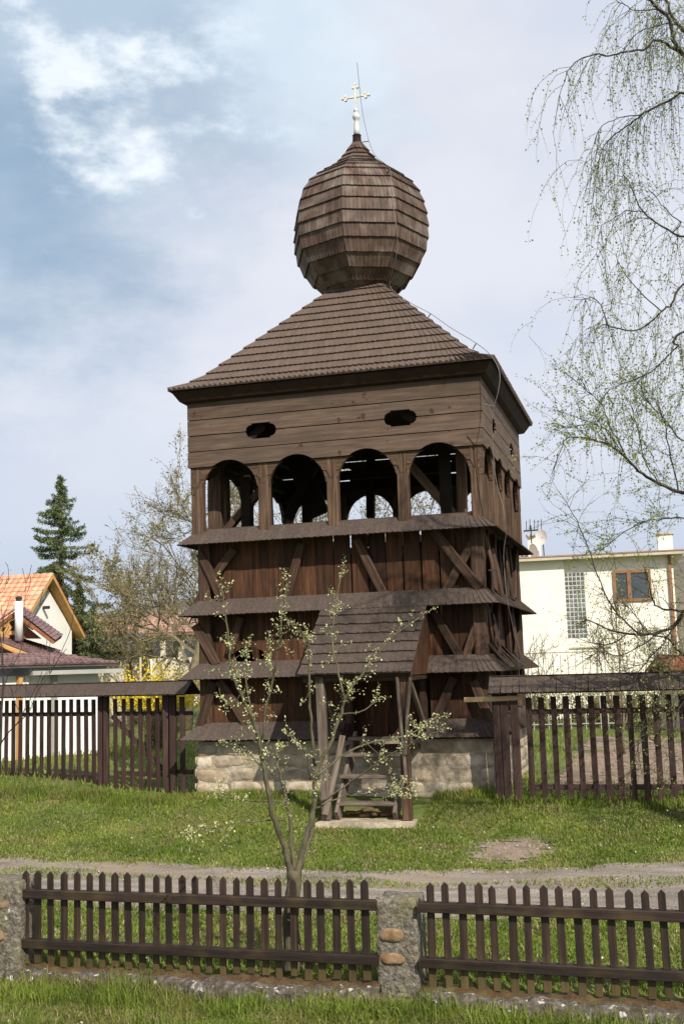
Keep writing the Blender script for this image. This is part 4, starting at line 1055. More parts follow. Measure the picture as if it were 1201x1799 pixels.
# wall with red coping + post fence near the forsythia
Fg = Plane3(at(170, 1150, 44), at(232, 1150, 44.5)); gwall = thing('garden_wall', tuple(Fg.A), 'short pale garden wall with red coping left of the yellow bush', 'wall')
Fg.part('wall', M['beige'], gwall, Fg.uz(170, 0)[0], Fg.uz(228, 0)[0], 0, Fg.uz(200, 1174)[1], -.2, 0)
Fg.part('coping', M['redtile'], gwall, Fg.uz(168, 0)[0], Fg.uz(230, 0)[0], Fg.uz(200, 1174)[1]+.003, Fg.uz(200, 1171)[1], -.25, .06)
for i, (px, t) in enumerate(((247, 1155), (266, 1158))):
    p_ = at(px, t, 29.5); f_ = tag(beam('garden_post', (p_.x, p_.y, 0), tuple(p_), .05, .05, M['beige' if i == 0 else 'cream'], None),
                                    ['thin beige garden post left of the yellow bush', 'thin pale garden post at the yellow bush'][i], 'post')

# ================================================================== VEGETATION
def leaf_mesh(name, pts, size, mat, parent, seed=0, aspect=1.5, tri=False):
    P = np.array(pts, dtype=np.float64)
    if len(P) == 0: return
    r = np.random.default_rng(seed); n = len(P)
    d = r.normal(size=(n, 3)); d /= np.linalg.norm(d, axis=1)[:, None]
    e = r.normal(size=(n, 3)); e -= d*(e*d).sum(1)[:, None]; e /= np.linalg.norm(e, axis=1)[:, None]
    s = size*r.uniform(.6, 1.3, size=(n, 1))
    tip = P+d*s*aspect; mid = P+d*s*aspect*.5; a = mid+e*s*.45; b = mid-e*s*.45
    nrm = np.cross(d, e); a = a+nrm*s*.15; b = b+nrm*s*.15
    V = np.stack([P, a, tip, b], 1).reshape(-1, 3)
    I = np.array(WM[parent.name].inverted()) if parent is not None else np.eye(4)
    V = V @ I[:3, :3].T+I[:3, 3]
    me = bpy.data.meshes.new(name); me.vertices.add(4*n); me.vertices.foreach_set('co', V.astype(np.float32).ravel())
    me.loops.add(4*n); me.loops.foreach_set('vertex_index', np.arange(4*n, dtype=np.int32))
    me.polygons.add(n); me.polygons.foreach_set('loop_start', np.arange(0, 4*n, 4, dtype=np.int32)); me.polygons.foreach_set('loop_total', np.full(n, 4, dtype=np.int32))
    t = me.attributes.new('tone', 'FLOAT', 'POINT'); t.data.foreach_set('value', np.repeat(r.random(n), 4).astype(np.float32))
    me.materials.append(mat); me.update(calc_edges=True)
    return link(bpy.data.objects.new(name, me), WM[parent.name] if parent is not None else None, parent)
def smooth_path(P, n=4):
    out = []; k = len(P); T_ = []
    for i in range(k):      # tangents limited by the shorter neighbouring piece: no overshoot
        a, b = P[max(0, i-1)], P[min(k-1, i+1)]; d = b-a
        la = (P[i]-a).length or (b-P[i]).length; lb = (b-P[i]).length or la
        T_.append(d.normalized()*min(la, lb) if d.length > 0 else d)
    for i in range(k-1):
        p, q, m0, m1 = P[i], P[i+1], T_[i], T_[i+1]
        for t in np.linspace(0, 1, n+1)[:-1]:
            t = float(t); out.append(p*(2*t**3-3*t*t+1)+m0*(t**3-2*t*t+t)+q*(-2*t**3+3*t*t)+m1*(t**3-t*t))
    out.append(P[-1]); return out
def rv(r, s=1): return Vector((r.gauss(0, s), r.gauss(0, s), r.gauss(0, s)))
def twig(mb, leaves, r, p, d, ln, rad, droop, nleaf, spread, sub=0, step=5, sides=3, subp=.5):
    """wandering twig; leaf points gathered on it"""
    pts = [p]; q = p.copy(); d = d.normalized()
    for i in range(step):
        d = (d+rv(r, .16)+Vector((0, 0, droop))).normalized(); q = q+d*(ln/step); pts.append(q.copy())
        if sub and r.random() < subp:
            dd = (d+rv(r, .55)).normalized(); twig(mb, leaves, r, q.copy(), dd, ln*r.uniform(.35, .6), rad*.6, droop, nleaf*.5, spread, sub-1, 4, sides, subp)
    mb.tube(pts, [rad*(1-.75*i/step) for i in range(step+1)], sides, cap=False)
    n = int(nleaf)+(1 if r.random() < nleaf-int(nleaf) else 0)
    for _ in range(n):
        t = r.uniform(.15, 1)*step; i = min(step-1, int(t)); leaves.append(tuple(pts[i].lerp(pts[i+1], t-i)+rv(r, spread)))
    return pts

# --- young budding tree behind the front fence
r = random.Random(3)
base = onY(517, 1700, -9.95); base = Vector((base.x, -9.95, -.66)); D0 = (base-CAM).dot(FW)
YT = thing('young_tree', tuple(base), 'young budding tree rising in front of the bell tower behind the picket fence', 'tree')
def branch_px(mb, pl, D1, r0, r1, store=None, n=6, D0_=None, root=None):
    d0 = D0 if D0_ is None else D0_
    P = [at(x, y, d0+(D1-d0)*(i/(len(pl)-1))) for i, (x, y) in enumerate(pl)]
    if root is not None: P = [Vector((root.x, root.y, P[0].z-.25))]+P
    S_ = smooth_path(P, 4)
    S_ = [p if i in (0,) else p+rv(r, .006) for i, p in enumerate(S_)]
    m = len(S_)-1
    mb.tube(S_, [r0+(r1-r0)*(i/m)**.8 for i in range(m+1)], n)
    if store is not None: store.append((S_, r0, r1))
    return S_
tm = MB(); branch_px(tm, [(513, 1712), (511, 1650), (512, 1600), (516, 1560), (517, 1530)], D0, .085, .062, n=10)
tm.build('trunk', M['bark'], YT, smooth=True)
bm_ = MB(); st = []
dj = D0
BRN = [([(515, 1560), (507, 1515), (496, 1480), (480, 1430), (465, 1360), (457, 1310), (443, 1260), (420, 1210), (407, 1185), (402, 1140), (396, 1080), (390, 1035)], -.5, .038, .006),
       ([(459, 1320), (463, 1270), (480, 1190), (493, 1110), (505, 1025)], -.2, .018, .006),
       ([(457, 1300), (440, 1240), (430, 1180), (436, 1140)], .4, .012, .004),
       ([(516, 1550), (514, 1500), (509, 1440), (504, 1410), (493, 1370), (486, 1325), (492, 1310)], .3, .03, .008),
       ([(487, 1365), (455, 1340), (430, 1318), (388, 1302)], .7, .012, .004),
       ([(519, 1550), (527, 1510), (538, 1470), (550, 1420), (553, 1370), (562, 1340), (590, 1283), (607, 1225), (640, 1182), (680, 1128), (735, 1085)], .1, .044, .006),
       ([(524, 1540), (534, 1500), (546, 1470), (552, 1440)], .25, .03, .02),
       ([(606, 1228), (592, 1170), (583, 1120), (588, 1070), (601, 1000)], .5, .014, .004),
       ([(553, 1345), (545, 1260), (543, 1190), (541, 1130), (520, 1100), (500, 1085)], -.3, .018, .004),
       ([(556, 1365), (610, 1322), (660, 1303), (720, 1290), (772, 1255)], .6, .015, .004),
       ([(560, 1412), (620, 1370), (680, 1330), (735, 1300), (760, 1290)], -.6, .014, .004),
       ([(600, 1255), (640, 1247), (665, 1225)], .2, .009, .003),
       ([(555, 1420), (600, 1400), (640, 1395), (690, 1392), (720, 1380)], .5, .009, .003),
       ([(507, 1408), (440, 1407), (390, 1397), (385, 1385)], .8, .009, .003),
       ([(500, 1440), (430, 1445), (370, 1455), (325, 1462)], -.7, .010, .003),
       ([(545, 1370), (540, 1330), (520, 1300), (505, 1290)], -.4, .009, .003),
       ([(640, 1300), (680, 1345), (710, 1400)], .5, .006, .003),
       ([(545, 1180), (575, 1160), (600, 1140)], .0, .006, .003),
       ([(425, 1215), (400, 1240), (385, 1210)], .1, .007, .003),
       ([(480, 1190), (470, 1150), (478, 1115)], .1, .006, .003)]
for pl, dd, r0, r1 in BRN: branch_px(bm_, pl, D0+dd, r0*.85, r1*.9, st, 7)
lv = []
def bud_cluster(p, r, n, s):
    for _ in range(n): lv.append(tuple(p+rv(r, s)))
for S_, r0, r1 in st:
    m = len(S_); tot = sum((S_[i+1]-S_[i]).length for i in range(m-1))
    nt_ = int(tot*11)
    for _ in range(nt_):
        t = r.random()**.55
        if t < .3: continue
        i = min(m-2, int(t*(m-1))); p = S_[i].lerp(S_[i+1], r.random()); d = (S_[i+1]-S_[i]).normalized()
        dd = (d*.6+rv(r, .55)+Vector((0, 0, .25))).normalized()
        ln = r.uniform(.06, .28)*(1.1-.4*t)
        pts = twig(bm_, lv, r, p, dd, ln, .0035, .02, 0, 0, step=3)
        for q_ in pts[1:]:
            if r.random() < .95: bud_cluster(q_, r, r.randint(4, 8), .014)
    for _ in range(int(tot*9)):
        t = r.uniform(.35, 1); i = min(m-2, int(t*(m-1))); bud_cluster(S_[i].lerp(S_[i+1], r.random())+rv(r, .012), r, 4, .012)
bm_.build('branches', M['bark'], YT, smooth=True)
leaf_mesh('buds', lv, .014, M['bud'], YT, 1, 1.5)

# --- birch hanging in from the right
Db = 13.0
r = random.Random(21)
c5 = lambda x, y: (880+x/2.997, y/2.997)
c6 = lambda x, y: (880+x/2.9, 580+y/2.9)
tr = at(1500, 900, Db)
BI = thing('birch_tree', (tr.x, tr.y, float(gz(tr.x, tr.y))), 'weeping birch with thin hanging twigs entering from the right edge of the photo', 'tree')
tm = MB(); tb = [Vector((tr.x+.1, tr.y, float(gz(tr.x, tr.y))-.1)), Vector((tr.x+.03, tr.y, 1.5)), Vector((tr.x-.02, tr.y+.05, 3.5)), Vector((tr.x+.02, tr.y, 5.5)), Vector((tr.x, tr.y, 7.5)), Vector((tr.x-.1, tr.y, 9.5))]
tm.tube(smooth_path(tb, 4), [.17-.13*i/20 for i in range(21)], 12); tm.build('trunk', M['white'], BI, smooth=True)
bm_ = MB(); st = []
def trunk_at(py):
    z_ = at(1400, py, Db+.6).z; return z_
LIM = [([(1470, 260), c5(960, 160), c5(900, 95), c5(868, 0), c5(850, -60)], .2, .035, .010),
       ([(1470, 330), c5(960, 292), c5(905, 215), c5(880, 100), c5(800, 20), c5(740, -20)], -.2, .04, .010),
       ([c5(940, 280), c5(870, 232), c5(800, 213), c5(755, 262), c5(660, 270), c5(560, 297), c5(470, 290), c5(390, 332), c5(340, 400), c5(298, 540)], -.4, .022, .003),
       ([c5(880, 110), c5(830, 60), c5(690, 50), c5(640, 20), c5(560, -10)], .4, .010, .003),
       ([c5(880, 120), c5(760, 150), c5(690, 200), c5(640, 260)], .2, .008, .002),
       ([(1470, 300), c5(960, 495), c5(880, 530), c5(790, 572), c5(720, 620), c5(640, 680), c5(560, 740), c5(520, 820), c5(490, 1020)], .3, .024, .003),
       ([c5(740, 603), c5(620, 620), c5(520, 680), c5(478, 790), c5(470, 950)], -.1, .008, .002),
       ([(1470, 480), c5(960, 1250), c5(870, 1210), c5(740, 1110), c5(690, 1000), c5(640, 920)], .5, .022, .004),
       ([c5(745, 1118), c5(660, 1110), c5(590, 1150), c5(520, 1200), c5(500, 1340)], .2, .008, .002),
       ([c5(900, 1225), c5(940, 1170), c5(860, 1100), c5(780, 1000)], .0, .010, .003),
       ([(1470, 520), c5(960, 1500), c5(900, 1600), c5(840, 1640), c5(750, 1720), c5(640, 1740), c5(560, 1700), c5(500, 1580), c5(390, 1580)], -.3, .022, .003),
       ([c5(840, 1638), c5(720, 1530), c5(650, 1440), c5(600, 1340)], .3, .009, .003),
       ([(1470, 640), c5(960, 1750), c5(900, 1800), c6(900, 80), c6(760, 210), c6(600, 280), c6(520, 330)], .2, .022, .003),
       ([(1400, 700), c6(931, 560), c6(850, 470), c6(760, 380), c6(700, 280)], .4, .014, .004),
       ([(1380, 900), c6(931, 830), c6(820, 790), c6(720, 735), c6(640, 655), c6(560, 590), c6(470, 560), c6(400, 545), c6(320, 570), c6(250, 740)], -.1, .034, .003),
       ([c6(700, 720), c6(600, 600), c6(540, 520), c6(460, 480), c6(330, 500)], .1, .009, .003),
       ([c6(640, 655), c6(570, 520), c6(520, 400), c6(440, 310), c6(350, 240)], .2, .011, .003),
       ([c6(800, 780), c6(720, 640), c6(690, 480), c6(640, 340)], .4, .010, .003),
       ([c6(900, 820), c6(860, 640), c6(830, 480), c6(790, 360)], -.3, .012, .003),
       ([(1390, 1000), c6(931, 958), c6(800, 965), c6(700, 982), c6(560, 1080), c6(500, 1130)], .3, .014, .003)]
for pl, dd, r0, r1 in LIM: 
    branch_px(bm_, pl, Db+dd*1.5, r0*.85, r1*1.2, st, 6, D0_=Db, root=tr if pl[0][0] > 1300 else None)
for i in range(12):        # boughs on the far side of the trunk
    a = r.uniform(-1.1, 1.3); z0 = 3.0+i*.5; d_ = Vector((math.cos(a), math.sin(a), 0)); ln = r.uniform(1.2, 2.2)
    P_ = smooth_path([Vector((tr.x, tr.y, z0)), Vector((tr.x, tr.y, z0+.3))+d_*ln*.4, Vector((tr.x, tr.y, z0+.35))+d_*ln*.8, Vector((tr.x, tr.y, z0-.1))+d_*ln], 4)
    bm_.tube(P_, [.03-.026*q_/12 for q_ in range(13)], 5); st.append((P_, .03, .004))
bl = []
for bi_, (S_, r0, r1) in enumerate(st):
    if bi_ >= 20: bi_ = 0
    m = len(S_); tot = sum((S_[i+1]-S_[i]).length for i in range(m-1))
    for _ in range(int(tot*17)):
        t = r.uniform(.10, 1); i = min(m-2, int(t*(m-1))); p = S_[i].lerp(S_[i+1], r.random()); d = (S_[i+1]-S_[i]).normalized()
        weep = bi_ < 13
        if weep: dd = (d*.5+rv(r, .5)+Vector((0, 0, -.15))); droop = -.45
        else: dd = (d*.6+rv(r, .5)+Vector((0, 0, .35))); droop = -.03
        ln = r.uniform(.3, 1.2)*(.75 if not weep else 1)
        twig(bm_, bl, r, p, dd, ln, .0032, droop, ln*(15 if weep else 27), .016, sub=1, step=6, subp=.3)
bm_.build('branches', M['darkbark'], BI)
leaf_mesh('leaves', bl, .0205, M['birchleaf'], BI, 4, 1.3)

# --- gnarled fruit tree over the right fence
Df = 15.5
r = random.Random(33)
fb = onZ(1330, 1480, -.3); tr = at(1300, 1250, Df)
FT = thing('fruit_tree', (tr.x, tr.y, float(gz(tr.x, tr.y))), 'gnarled dark branched fruit tree reaching over the right fence in front of the cream house', 'tree')
tm = MB(); gzb = float(gz(tr.x, tr.y)); tm.tube(smooth_path([Vector((tr.x+.1, tr.y, gzb-.1)), Vector((tr.x, tr.y, gzb+.9)), at(1290, 1180, Df), at(1270, 1120, Df)], 4), [.12-.05*i/12 for i in range(13)], 9); tm.build('trunk', M['darkbark'], FT, smooth=True)
bm_ = MB(); st = []
LIM = [([(1275, 1130), (1240, 1060), c6(931, 1435), c6(880, 1510), c6(780, 1545), c6(680, 1550), c6(560, 1530), c6(450, 1480), c6(380, 1500)], .3, .05, .006),
       ([c6(700, 1548), c6(600, 1450), c6(520, 1330), c6(440, 1110), c6(400, 1000), c6(330, 880)], .5, .018, .005),
       ([(1240, 1070), c6(931, 1432), c6(820, 1420), c6(775, 1390), c6(750, 1290), c6(720, 1200)], -.2, .028, .005),
       ([(1270, 1160), c6(931, 1660), c6(850, 1570), c6(760, 1550), c6(700, 1480), c6(640, 1400)], .6, .024, .005),
       ([c6(800, 1545), c6(720, 1600), c6(600, 1660), c6(500, 1640), c6(420, 1690)], .2, .012, .004),
       ([c6(640, 1548), c6(560, 1600), c6(460, 1590), c6(370, 1560)], -.2, .010, .004),
       ([c6(880, 1510), c6(820, 1600), c6(740, 1690), c6(680, 1780), c6(700, 1900)], -.4, .014, .004),
       ([(1250, 1140), (1190, 1190), (1150, 1230), (1120, 1300), (1125, 1360)], -.6, .016, .003),
       ([(1250, 1160), (1200, 1230), (1180, 1290), (1175, 1370)], -.7, .014, .003),
       ([(1260, 1150), (1215, 1150), (1150, 1160), (1090, 1180)], -.3, .014, .003)]
for pl, dd, r0, r1 in LIM: branch_px(bm_, pl, Df+dd, r0*.8, r1, st, 6, D0_=Df)
bl = []
for S_, r0, r1 in st:
    m = len(S_); tot = sum((S_[i+1]-S_[i]).length for i in range(m-1))
    for _ in range(int(tot*20)):
        t = r.uniform(.10, 1); i = min(m-2, int(t*(m-1))); p = S_[i].lerp(S_[i+1], r.random()); d = (S_[i+1]-S_[i]).normalized()
        dd = (d*.5+rv(r, .6)+Vector((0, 0, .15))); ln = r.uniform(.2, .8)
        twig(bm_, bl, r, p, dd, ln, .0042, -.05, ln*9, .02, sub=1, step=5, subp=.4)
bm_.build('branches', M['darkbark'], FT)
leaf_mesh('leaves', bl, .021, M['birchleaf'], FT, 6, 1.3)

# --- generic branching tree for the background
def grow(name, label, cat, base, height, r, bark, leafm, leaf_size, trunk_r, spread, levels=4, nsub=5, leaf_n=3, lean=Vector((0, 0, 0)), start=.15, up=.25, ratio=.62, leafspread=.05):
    t = thing(name, tuple(base), label, cat); tm = MB(); bm2 = MB(); lf = []
    P = [Vector(base)]; d = Vector((0, 0, 1))
    for i in range(7): d = (d+rv(r, .07)+lean*.1).normalized(); P.append(P[-1]+d*height/7*.85)
    tm.tube(P, [trunk_r*(1-.8*i/7) for i in range(8)], 8); tm.build('trunk', bark, t, smooth=True)
    def rec(p, d, ln, rad, lev):
        pts = [p]; q_ = p.copy(); n = 5
        for i in range(n):
            d = (d+rv(r, .14)+Vector((0, 0, up*.15))).normalized(); q_ = q_+d*ln/n; pts.append(q_.copy())
        bm2.tube(pts, [max(.006, rad*(1-.7*i/n)) for i in range(n+1)], 4 if lev > 1 else 3, cap=False)
        if lev == 0:
            for _ in range(leaf_n): lf.append(tuple(pts[r.randint(1, n)]+rv(r, leafspread)))
            return
        for _ in range(nsub):
            i = r.randint(1, n); dd = (d+rv(r, .55)+Vector((0, 0, up))).normalized(); rec(pts[i], dd, ln*ratio*r.uniform(.7, 1.15), rad*.5, lev-1)
    nb = int(9)
    for b in range(nb):
        f = start+(1-start)*b/(nb-1); i = min(6, int(f*7)); p = P[i].lerp(P[i+1], f*7-i)
        a = r.uniform(0, 2*math.pi); dd = Vector((math.cos(a), math.sin(a), .25+1.1*f)).normalized()
        rec(p, dd, spread*(1.15-.55*f)*r.uniform(.8, 1.2), trunk_r*.5*(1.1-f*.7), levels-1)
    bm2.build('branches', bark, t); leaf_mesh('leaves', lf, leaf_size, leafm, t, 9, 1.4)
    return t
r = random.Random(5)
b = onZ(328, 1283, 0); 
grow('bare_tree', 'large bare tree with olive buds directly left of the bell tower', 'tree', (b.x, b.y, 0), 8.3, random.Random(8), M['palebark'], M['willowleaf'], .05, .20, 3.3, levels=4, nsub=6, leaf_n=4, start=.16, leafspread=.06)
b = at(235, 1150, 44); grow('bare_tree', 'smaller bare twiggy tree between the spruce and the large bare tree', 'tree', (b.x, b.y, 0), 6.0, random.Random(12), M['palebark'], M['willowleaf'], .07, .14, 2.6, levels=4, nsub=5, leaf_n=4, start=.1, leafspread=.08)
b = at(355, 1150, 46); grow('bare_tree', 'bare tree seen through the left gallery arches of the tower', 'tree', (b.x, b.y, 0), 9.6, random.Random(14), M['palebark'], M['willowleaf'], .07, .16, 3.6, levels=4, nsub=5, leaf_n=4, start=.1, leafspread=.08)
b = at(560, 1150, 44); grow('bare_tree', 'bare tree seen through the middle gallery arches of the tower', 'tree', (b.x, b.y, 0), 9.3, random.Random(15), M['palebark'], M['willowleaf'], .07, .16, 3.8, levels=4, nsub=5, leaf_n=4, start=.2, leafspread=.08)
b = at(720, 1150, 42); grow('bare_tree', 'bare tree seen through the right gallery arches of the tower', 'tree', (b.x, b.y, 0), 9.0, random.Random(16), M['palebark'], M['willowleaf'], .07, .16, 3.4, levels=4, nsub=5, leaf_n=4, start=.3, leafspread=.08)
b = at(970, 1150, 60); grow('treetop', 'small treetop showing above the flat roof of the cream house', 'tree', (b.x, b.y, 0), 7.2, random.Random(17), M['palebark'], M['willowleaf'], .09, .14, 2.6, levels=3, nsub=6, leaf_n=6, start=.4, leafspread=.15)
b = at(-5, 1150, 20); grow('sapling', 'thin leafless sapling twigs at the left edge over the orange roof', 'sapling', (b.x, b.y, 0), 4.0, random.Random(18), M['darkbark'], M['willowleaf'], .02, .03, 1.5, levels=3, nsub=3, leaf_n=1, start=.25, up=.6)
# shrubs by the cream house and in the right garden
for i, (px, D_, h, lb) in enumerate(((925, 26, 2.3, 'small budding shrub between bell tower and cream house'), (1085, 24, 2.8, 'olive twiggy shrub before the cream house wall'), (1140, 26, 2.4, 'right-hand twiggy shrub under the brown window'))):
    b = at(px, 1150, D_); grow('shrub', lb, 'shrub', (b.x, b.y, 0), h, random.Random(40+i), M['palebark'], M['willowleaf'], .03, .035, 1.0, levels=3, nsub=5, leaf_n=4 if i else 2, start=.05, up=.5)
r = random.Random(77); hb = at(1060, 1150, 34); hd = thing('hedge', (hb.x, hb.y, 0), 'low mixed green hedge along the foot of the cream house wall', 'hedge')
bm_ = MB(); hl = []
for i in range(170):
    p = at(r.uniform(915, 1290), 1150, r.uniform(33.6, 34.6)); p.z = 0
    twig(bm_, hl, r, p, Vector((r.gauss(0, .3), r.gauss(0, .3), 1)), r.uniform(.5, 1.25), .012, .02, 34, .09, step=4, sub=1)
bm_.build('stems', M['palebark'], hd); leaf_mesh('leaves', hl, .06, M['willowleaf'], hd, 5, 1.2)
# --- forsythia
r = random.Random(9); b = at(284, 1150, 29); fs = thing('forsythia_bush', (b.x, b.y, 0), 'bright yellow flowering bush left of the bell tower above the fence coping', 'bush')
bm_ = MB(); fl_ = []
for i in range(150):
    a = r.uniform(0, 6.28); p = Vector((b.x+r.gauss(0, .22), b.y+r.gauss(0, .15), .05)); d = Vector((math.cos(a)*.38, math.sin(a)*.3, 1))
    twig(bm_, fl_, r, p, d, r.uniform(1.5, 2.35), .008, -.05, 90, .075, step=5)
bm_.build('stems', M['palebark'], fs); leaf_mesh('blossom', [p for p in fl_ if p[2] > 1.1], .05, M['yellowflower'], fs, 2, 1.2)
leaf_mesh('leaves', [p for p in fl_ if p[2] <= 1.1 and hash(p[0]) % 3 == 0], .03, M['willowleaf'], fs, 3, 1.2)
# --- spruce
def spruce(label, px, ytop, D_, hw_, seed):
    r = random.Random(seed); top = at(px, ytop, D_); b = Vector((top.x, top.y, 0)); H_ = top.z
    t = thing('spruce_tree', tuple(b), label, 'tree'); tm = MB(); tm.tube([b, b+Vector((.05, 0, H_*.5)), Vector((top.x, top.y, H_))], [.22, .12, .02], 8); tm.build('trunk', M['bark'], t)
    bm2 = MB(); lf = []; z = .6
    while z < H_-.05:
        f = 1-z/H_; ln0 = hw_*(f**.95)+.08
        for k in range(r.randint(5, 7)):
            a = r.uniform(0, 6.283); ln = ln0*r.uniform(.55, 1.25); d = Vector((math.cos(a), math.sin(a), .55 if f < .35 else .05)); n = 6; P = [Vector((b.x, b.y, z+r.uniform(-.1, .1)))]; q_ = P[0].copy(); dd = d.normalized()
            for i in range(n):
                dd = (dd+Vector((0, 0, (-.22 if i < 3 else .20)))).normalized(); q_ = q_+dd*ln/n; P.append(q_.copy())
            bm2.tube(P, [.03*(1-.8*i/n)*(f+.2) for i in range(n+1)], 3, cap=False)
            side = Vector((-dd.y, dd.x, 0)).normalized()
            for _ in range(int(ln*260)):
                u = r.random(); j = u*n; i = min(n-1, int(j)); p = P[i].lerp(P[i+1], j-i)
                w_ = .15*ln*(1-u)+.04; s_ = r.uniform(-1, 1)
                lf.append(tuple(p+side*s_*w_+Vector((0, 0, -abs(r.gauss(0, .05))-.05*abs(s_)))))
        z += .30*(.6+f)
    bm2.build('branches', M['bark'], t); leaf_mesh('needles', lf, .042, M['spruce'], t, seed, 2.6)
spruce('tall dark green spruce behind the orange roofed house', 107, 834, 47, 3.7, 3)
spruce('lower bushy spruce at the foot of the tall spruce by the slate roof', 140, 1010, 45, 1.5, 5)
spruce('short conifer behind the gable of the orange roofed house', 165, 1060, 49, 1.3, 6)

# ------------------------------------------------------------------ grass
def ef_vec(x): return np.array([float(edge_far(v)) for v in x])
gxs = np.linspace(-16, 16, 400); gf = ef_vec(gxs); gn = np.array([float(edge_near(v)) for v in gxs])
hs_ = [(rng.uniform(-6, 8), rng.uniform(-12, -3), rng.uniform(.2, .6)) for _ in range(40)]
def patch(x, y): return .5+.5*np.sin(1.3*x+2.1*np.sin(.8*y+.5))*np.sin(1.9*y+1.1*np.sin(1.4*x))
def blades(name, n, x0, x1, y0, y1, h, wd, mat, dens=None, seed=0, lean=.5, skip_path=True, seg=2):
    r = np.random.default_rng(seed); x = r.uniform(x0, x1, n); y = r.uniform(y0, y1, n)
    keep = np.ones(n, bool)
    if skip_path:
        f, g_ = np.interp(x, gxs, gf), np.interp(x, gxs, gn)
        mid = (f+g_)/2
        wob = .12*np.sin(x*3.1+np.sin(x*7.3))+.07*np.sin(x*11.7+2)
        on = (y < f+wob*.5-np.abs(r.normal(0, .13, n))) & (y > g_-wob*.6+np.abs(r.normal(0, .13, n)))
        strip = (np.abs(y-(mid+.32)) < .17+.14*np.sin(x*1.7)) & (r.random(n) < .45)
        keep &= (~on) | strip
        keep &= ((x-mc.x)/.6)**2+((y-mc.y)/.6)**2 > r.uniform(.1, 1.5, n)*(1+.5*np.sin(5*np.arctan2(y-mc.y, x-mc.x)+1))
    keep &= ~((np.abs(x) < 2.5) & (np.abs(y) < 2.5)) & ~((x > .0) & (x < 1.52) & (y > -4.05) & (y < -2.4))
    keep &= ~((y > -10.42-.045*np.clip(x-.5, 0, 99)) & (y < -10.12-.045*np.clip(x-.5, 0, 99)))
    if dens is not None: keep &= r.random(n) < dens(x, y)
    x, y = x[keep], y[keep]; n = len(x); z = gz(x, y)
    a = r.uniform(0, 2*np.pi, n); H_ = h*r.uniform(.45, 1.35, n)*(.7+.6*patch(x*1.7, y*1.7)); W_ = wd*r.uniform(.7, 1.3, n)
    la = r.uniform(0, 2*np.pi, n); ll = np.abs(r.normal(0, lean, n))*H_
    dx, dy = np.cos(a)*W_/2, np.sin(a)*W_/2; lx, ly = np.cos(la)*ll, np.sin(la)*ll
    V = np.stack([np.stack([x-dx, y-dy, z-.01], 1), np.stack([x+dx, y+dy, z-.01], 1),
                  np.stack([x+dx*.7+lx*.35, y+dy*.7+ly*.35, z+H_*.6], 1), np.stack([x-dx*.7+lx*.35, y-dy*.7+ly*.35, z+H_*.6], 1),
                  np.stack([x+lx, y+ly, z+H_*(1-.35*np.clip(ll/H_, 0, 1.5))], 1)], 1).reshape(-1, 3)
    base = np.arange(n)*5
    idx = np.stack([base, base+1, base+2, base+3, base+3, base+2, base+4], 1).ravel()
    me = bpy.data.meshes.new(name); me.vertices.add(5*n); me.vertices.foreach_set('co', V.astype(np.float32).ravel())
    me.loops.add(7*n); me.loops.foreach_set('vertex_index', idx.astype(np.int32)); me.polygons.add(2*n)
    ls = np.stack([np.arange(n)*7, np.arange(n)*7+4], 1).ravel(); me.polygons.foreach_set('loop_start', ls.astype(np.int32))
    me.polygons.foreach_set('loop_total', np.tile([4, 3], n).astype(np.int32))
    tt = me.attributes.new('tone', 'FLOAT', 'POINT'); tt.data.foreach_set('value', np.repeat(np.clip(r.normal(.5, .25, n)+.25*(patch(x*2.3+4, y*2.3)-.5), 0, 1), 5).astype(np.float32))
    me.materials.append(mat); me.update(calc_edges=True)
    o = link(bpy.data.objects.new(name, me)); o['kind'] = 'stuff'; return o
tag(blades('grass', 230000, -8, 8.5, -10.12, -2.3, .050, .013, M['grass'], seed=1, lean=1.0), 'short green lawn grass on the bank around the bell tower', 'grass')
tag(blades('grass', 120000, -2.5, 6.8, -12.0, -10.42, .12, .010, M['grass'], seed=2, lean=.8, skip_path=False), 'longer green grass in the foreground below the footing wall', 'grass')
tag(blades('grass', 30000, -12, 14, -2.6, 12, .11, .022, M['grass'], seed=3, lean=.5, skip_path=False,
           dens=lambda x, y: np.where((x > 3.0) & (y > -1.2) & (y < 9.3), .04, 1)), 'garden grass beyond the slatted fences', 'grass')
tag(blades('dry_grass', 26000, -2.5, 6.8, -12.0, -10.42, .12, .009, M['straw'], seed=4, lean=.9, skip_path=False), 'dry straw blades in the foreground grass', 'dry grass')
tag(blades('dry_grass', 60000, -8, 8.5, -9.95, -2.6, .055, .012, M['straw'], seed=5, lean=1.2, dens=lambda x, y: .15+.85*patch(x*2.3+2, y*1.9)**3), 'straw coloured dry patches in the lawn', 'dry grass')
def leafy(name, n, x0, x1, y0, y1, size, label, seed, dens=None):
    r_ = np.random.default_rng(seed); x = r_.uniform(x0, x1, n); y = r_.uniform(y0, y1, n)
    f, g_ = np.interp(x, gxs, gf), np.interp(x, gxs, gn)
    keep = ~((y < f) & (y > g_)) & ~((x > .0) & (x < 1.52) & (y > -4.05)) & ~((y > -10.5) & (y < -10.06)) & (((x-mc.x)/.6)**2+((y-mc.y)/.6)**2 > 1)
    keep &= r_.random(n) < (patch(x*2.1+1, y*2.1+.5)*patch(y*3.3, x*2.7))
    x, y = x[keep], y[keep]; z = gz(x, y)+r_.uniform(.0, .035, len(x))
    o = leaf_mesh(name, np.stack([x, y, z], 1), size, M['grass'], None, seed, 1.3); return tag(o, label, 'ground cover', kind='stuff')
leafy('ground_cover', 90000, -8, 8.5, -9.95, -2.5, .026, 'small leafy herbs growing in clumps through the lawn', 31)
leafy('ground_cover', 30000, -2.5, 6.8, -12, -10.5, .022, 'small leafy herbs in the foreground grass', 32)
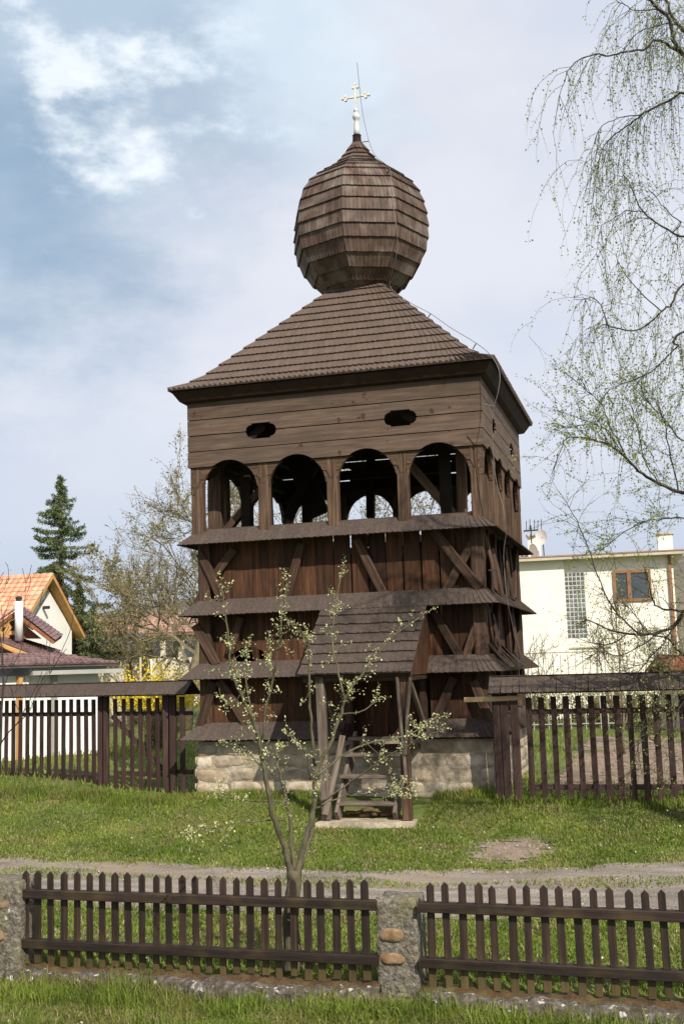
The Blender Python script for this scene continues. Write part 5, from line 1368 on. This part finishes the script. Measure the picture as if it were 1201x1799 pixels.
# tufts against the footing, tower base and fences
def line_dens(fn, wid): return lambda x, y: np.clip(1-np.abs(y-fn(x))/wid, 0, 1)
tag(blades('grass', 60000, -8, 8.5, -3.4, -2.4, .13, .011, M['grass'], seed=6, lean=.5, dens=line_dens(lambda x: np.where(np.abs(x) < 2.5, -2.6, -2.95), .3)), 'taller tufts of grass at the foot of the tower and fences', 'grass')
tag(blades('grass', 26000, -2.5, 6.8, -10.85, -10.40, .20, .010, M['grass'], seed=8, lean=.6, skip_path=False, dens=lambda x, y: patch(x*2.7, x*1.3)), 'tall grass tufts growing up against the low footing wall', 'grass')
# pebbles on the path
def pebbles(name, n, fn, size, mat, label, seed):
    r = np.random.default_rng(seed); m_ = MB()
    for _ in range(n):
        x, y, z = fn(r); s = size*r.uniform(.4, 1.4); m_.tone = r.random()
        o6 = [(s, 0, 0), (0, s*.8, 0), (-s, 0, 0), (0, -s*.9, 0), (0, 0, s*.55)]; a = r.uniform(0, 6.28); c_, s_ = math.cos(a), math.sin(a)
        m_.poly([(x+p[0]*c_-p[1]*s_, y+p[0]*s_+p[1]*c_, z+p[2]) for p in o6], [(0, 1, 4), (1, 2, 4), (2, 3, 4), (3, 0, 4)])
    return tag(m_.build(name, mat, None, kind='stuff'), label, 'gravel')
def on_path(r):
    x = r.uniform(-5, 7); a, b = float(np.interp(x, gxs, gn)), float(np.interp(x, gxs, gf)); y = a+(b-a)*r.random(); return x, y, float(gz(x, y))+.006
pebbles('gravel', 5000, on_path, .014, M['pebble'], 'loose grey and tan gravel scattered on the path', 1)
def on_bare(r):
    a = r.uniform(0, 6.28); q_ = r.random()**.5*.6; x = mc.x+q_*math.cos(a); y = mc.y+q_*math.sin(a); return x, y, float(gz(x, y))+.008
pebbles('gravel', 260, on_bare, .02, M['pebble'], 'crumbs of earth and stone on the bare patch beside the path', 2)
def on_soil(r):
    x, y = r.uniform(3.1, 12), r.uniform(-1, 9); return x, y, float(gz(x, y))+.02
pebbles('soil_clods', 2500, on_soil, .05, M['soil'], 'clods of dug garden soil beyond the right fence', 3)
lp = []
for _ in range(1300):
    x = rng.uniform(-2.5, 6.8); y = rng.uniform(-11.9, -10.5); lp.append((x, y, float(gz(x, y))+rng.uniform(.02, .09)))
for _ in range(500):
    x = rng.uniform(-6, 7); y = rng.uniform(-9.9, -3); lp.append((x, y, float(gz(x, y))+.03))
o = leaf_mesh('leaf_litter', lp, .022, M['litter'], None, 12, 1.1); tag(o, 'pale dry leaves and petals lying in the grass', 'leaf litter', kind='stuff')
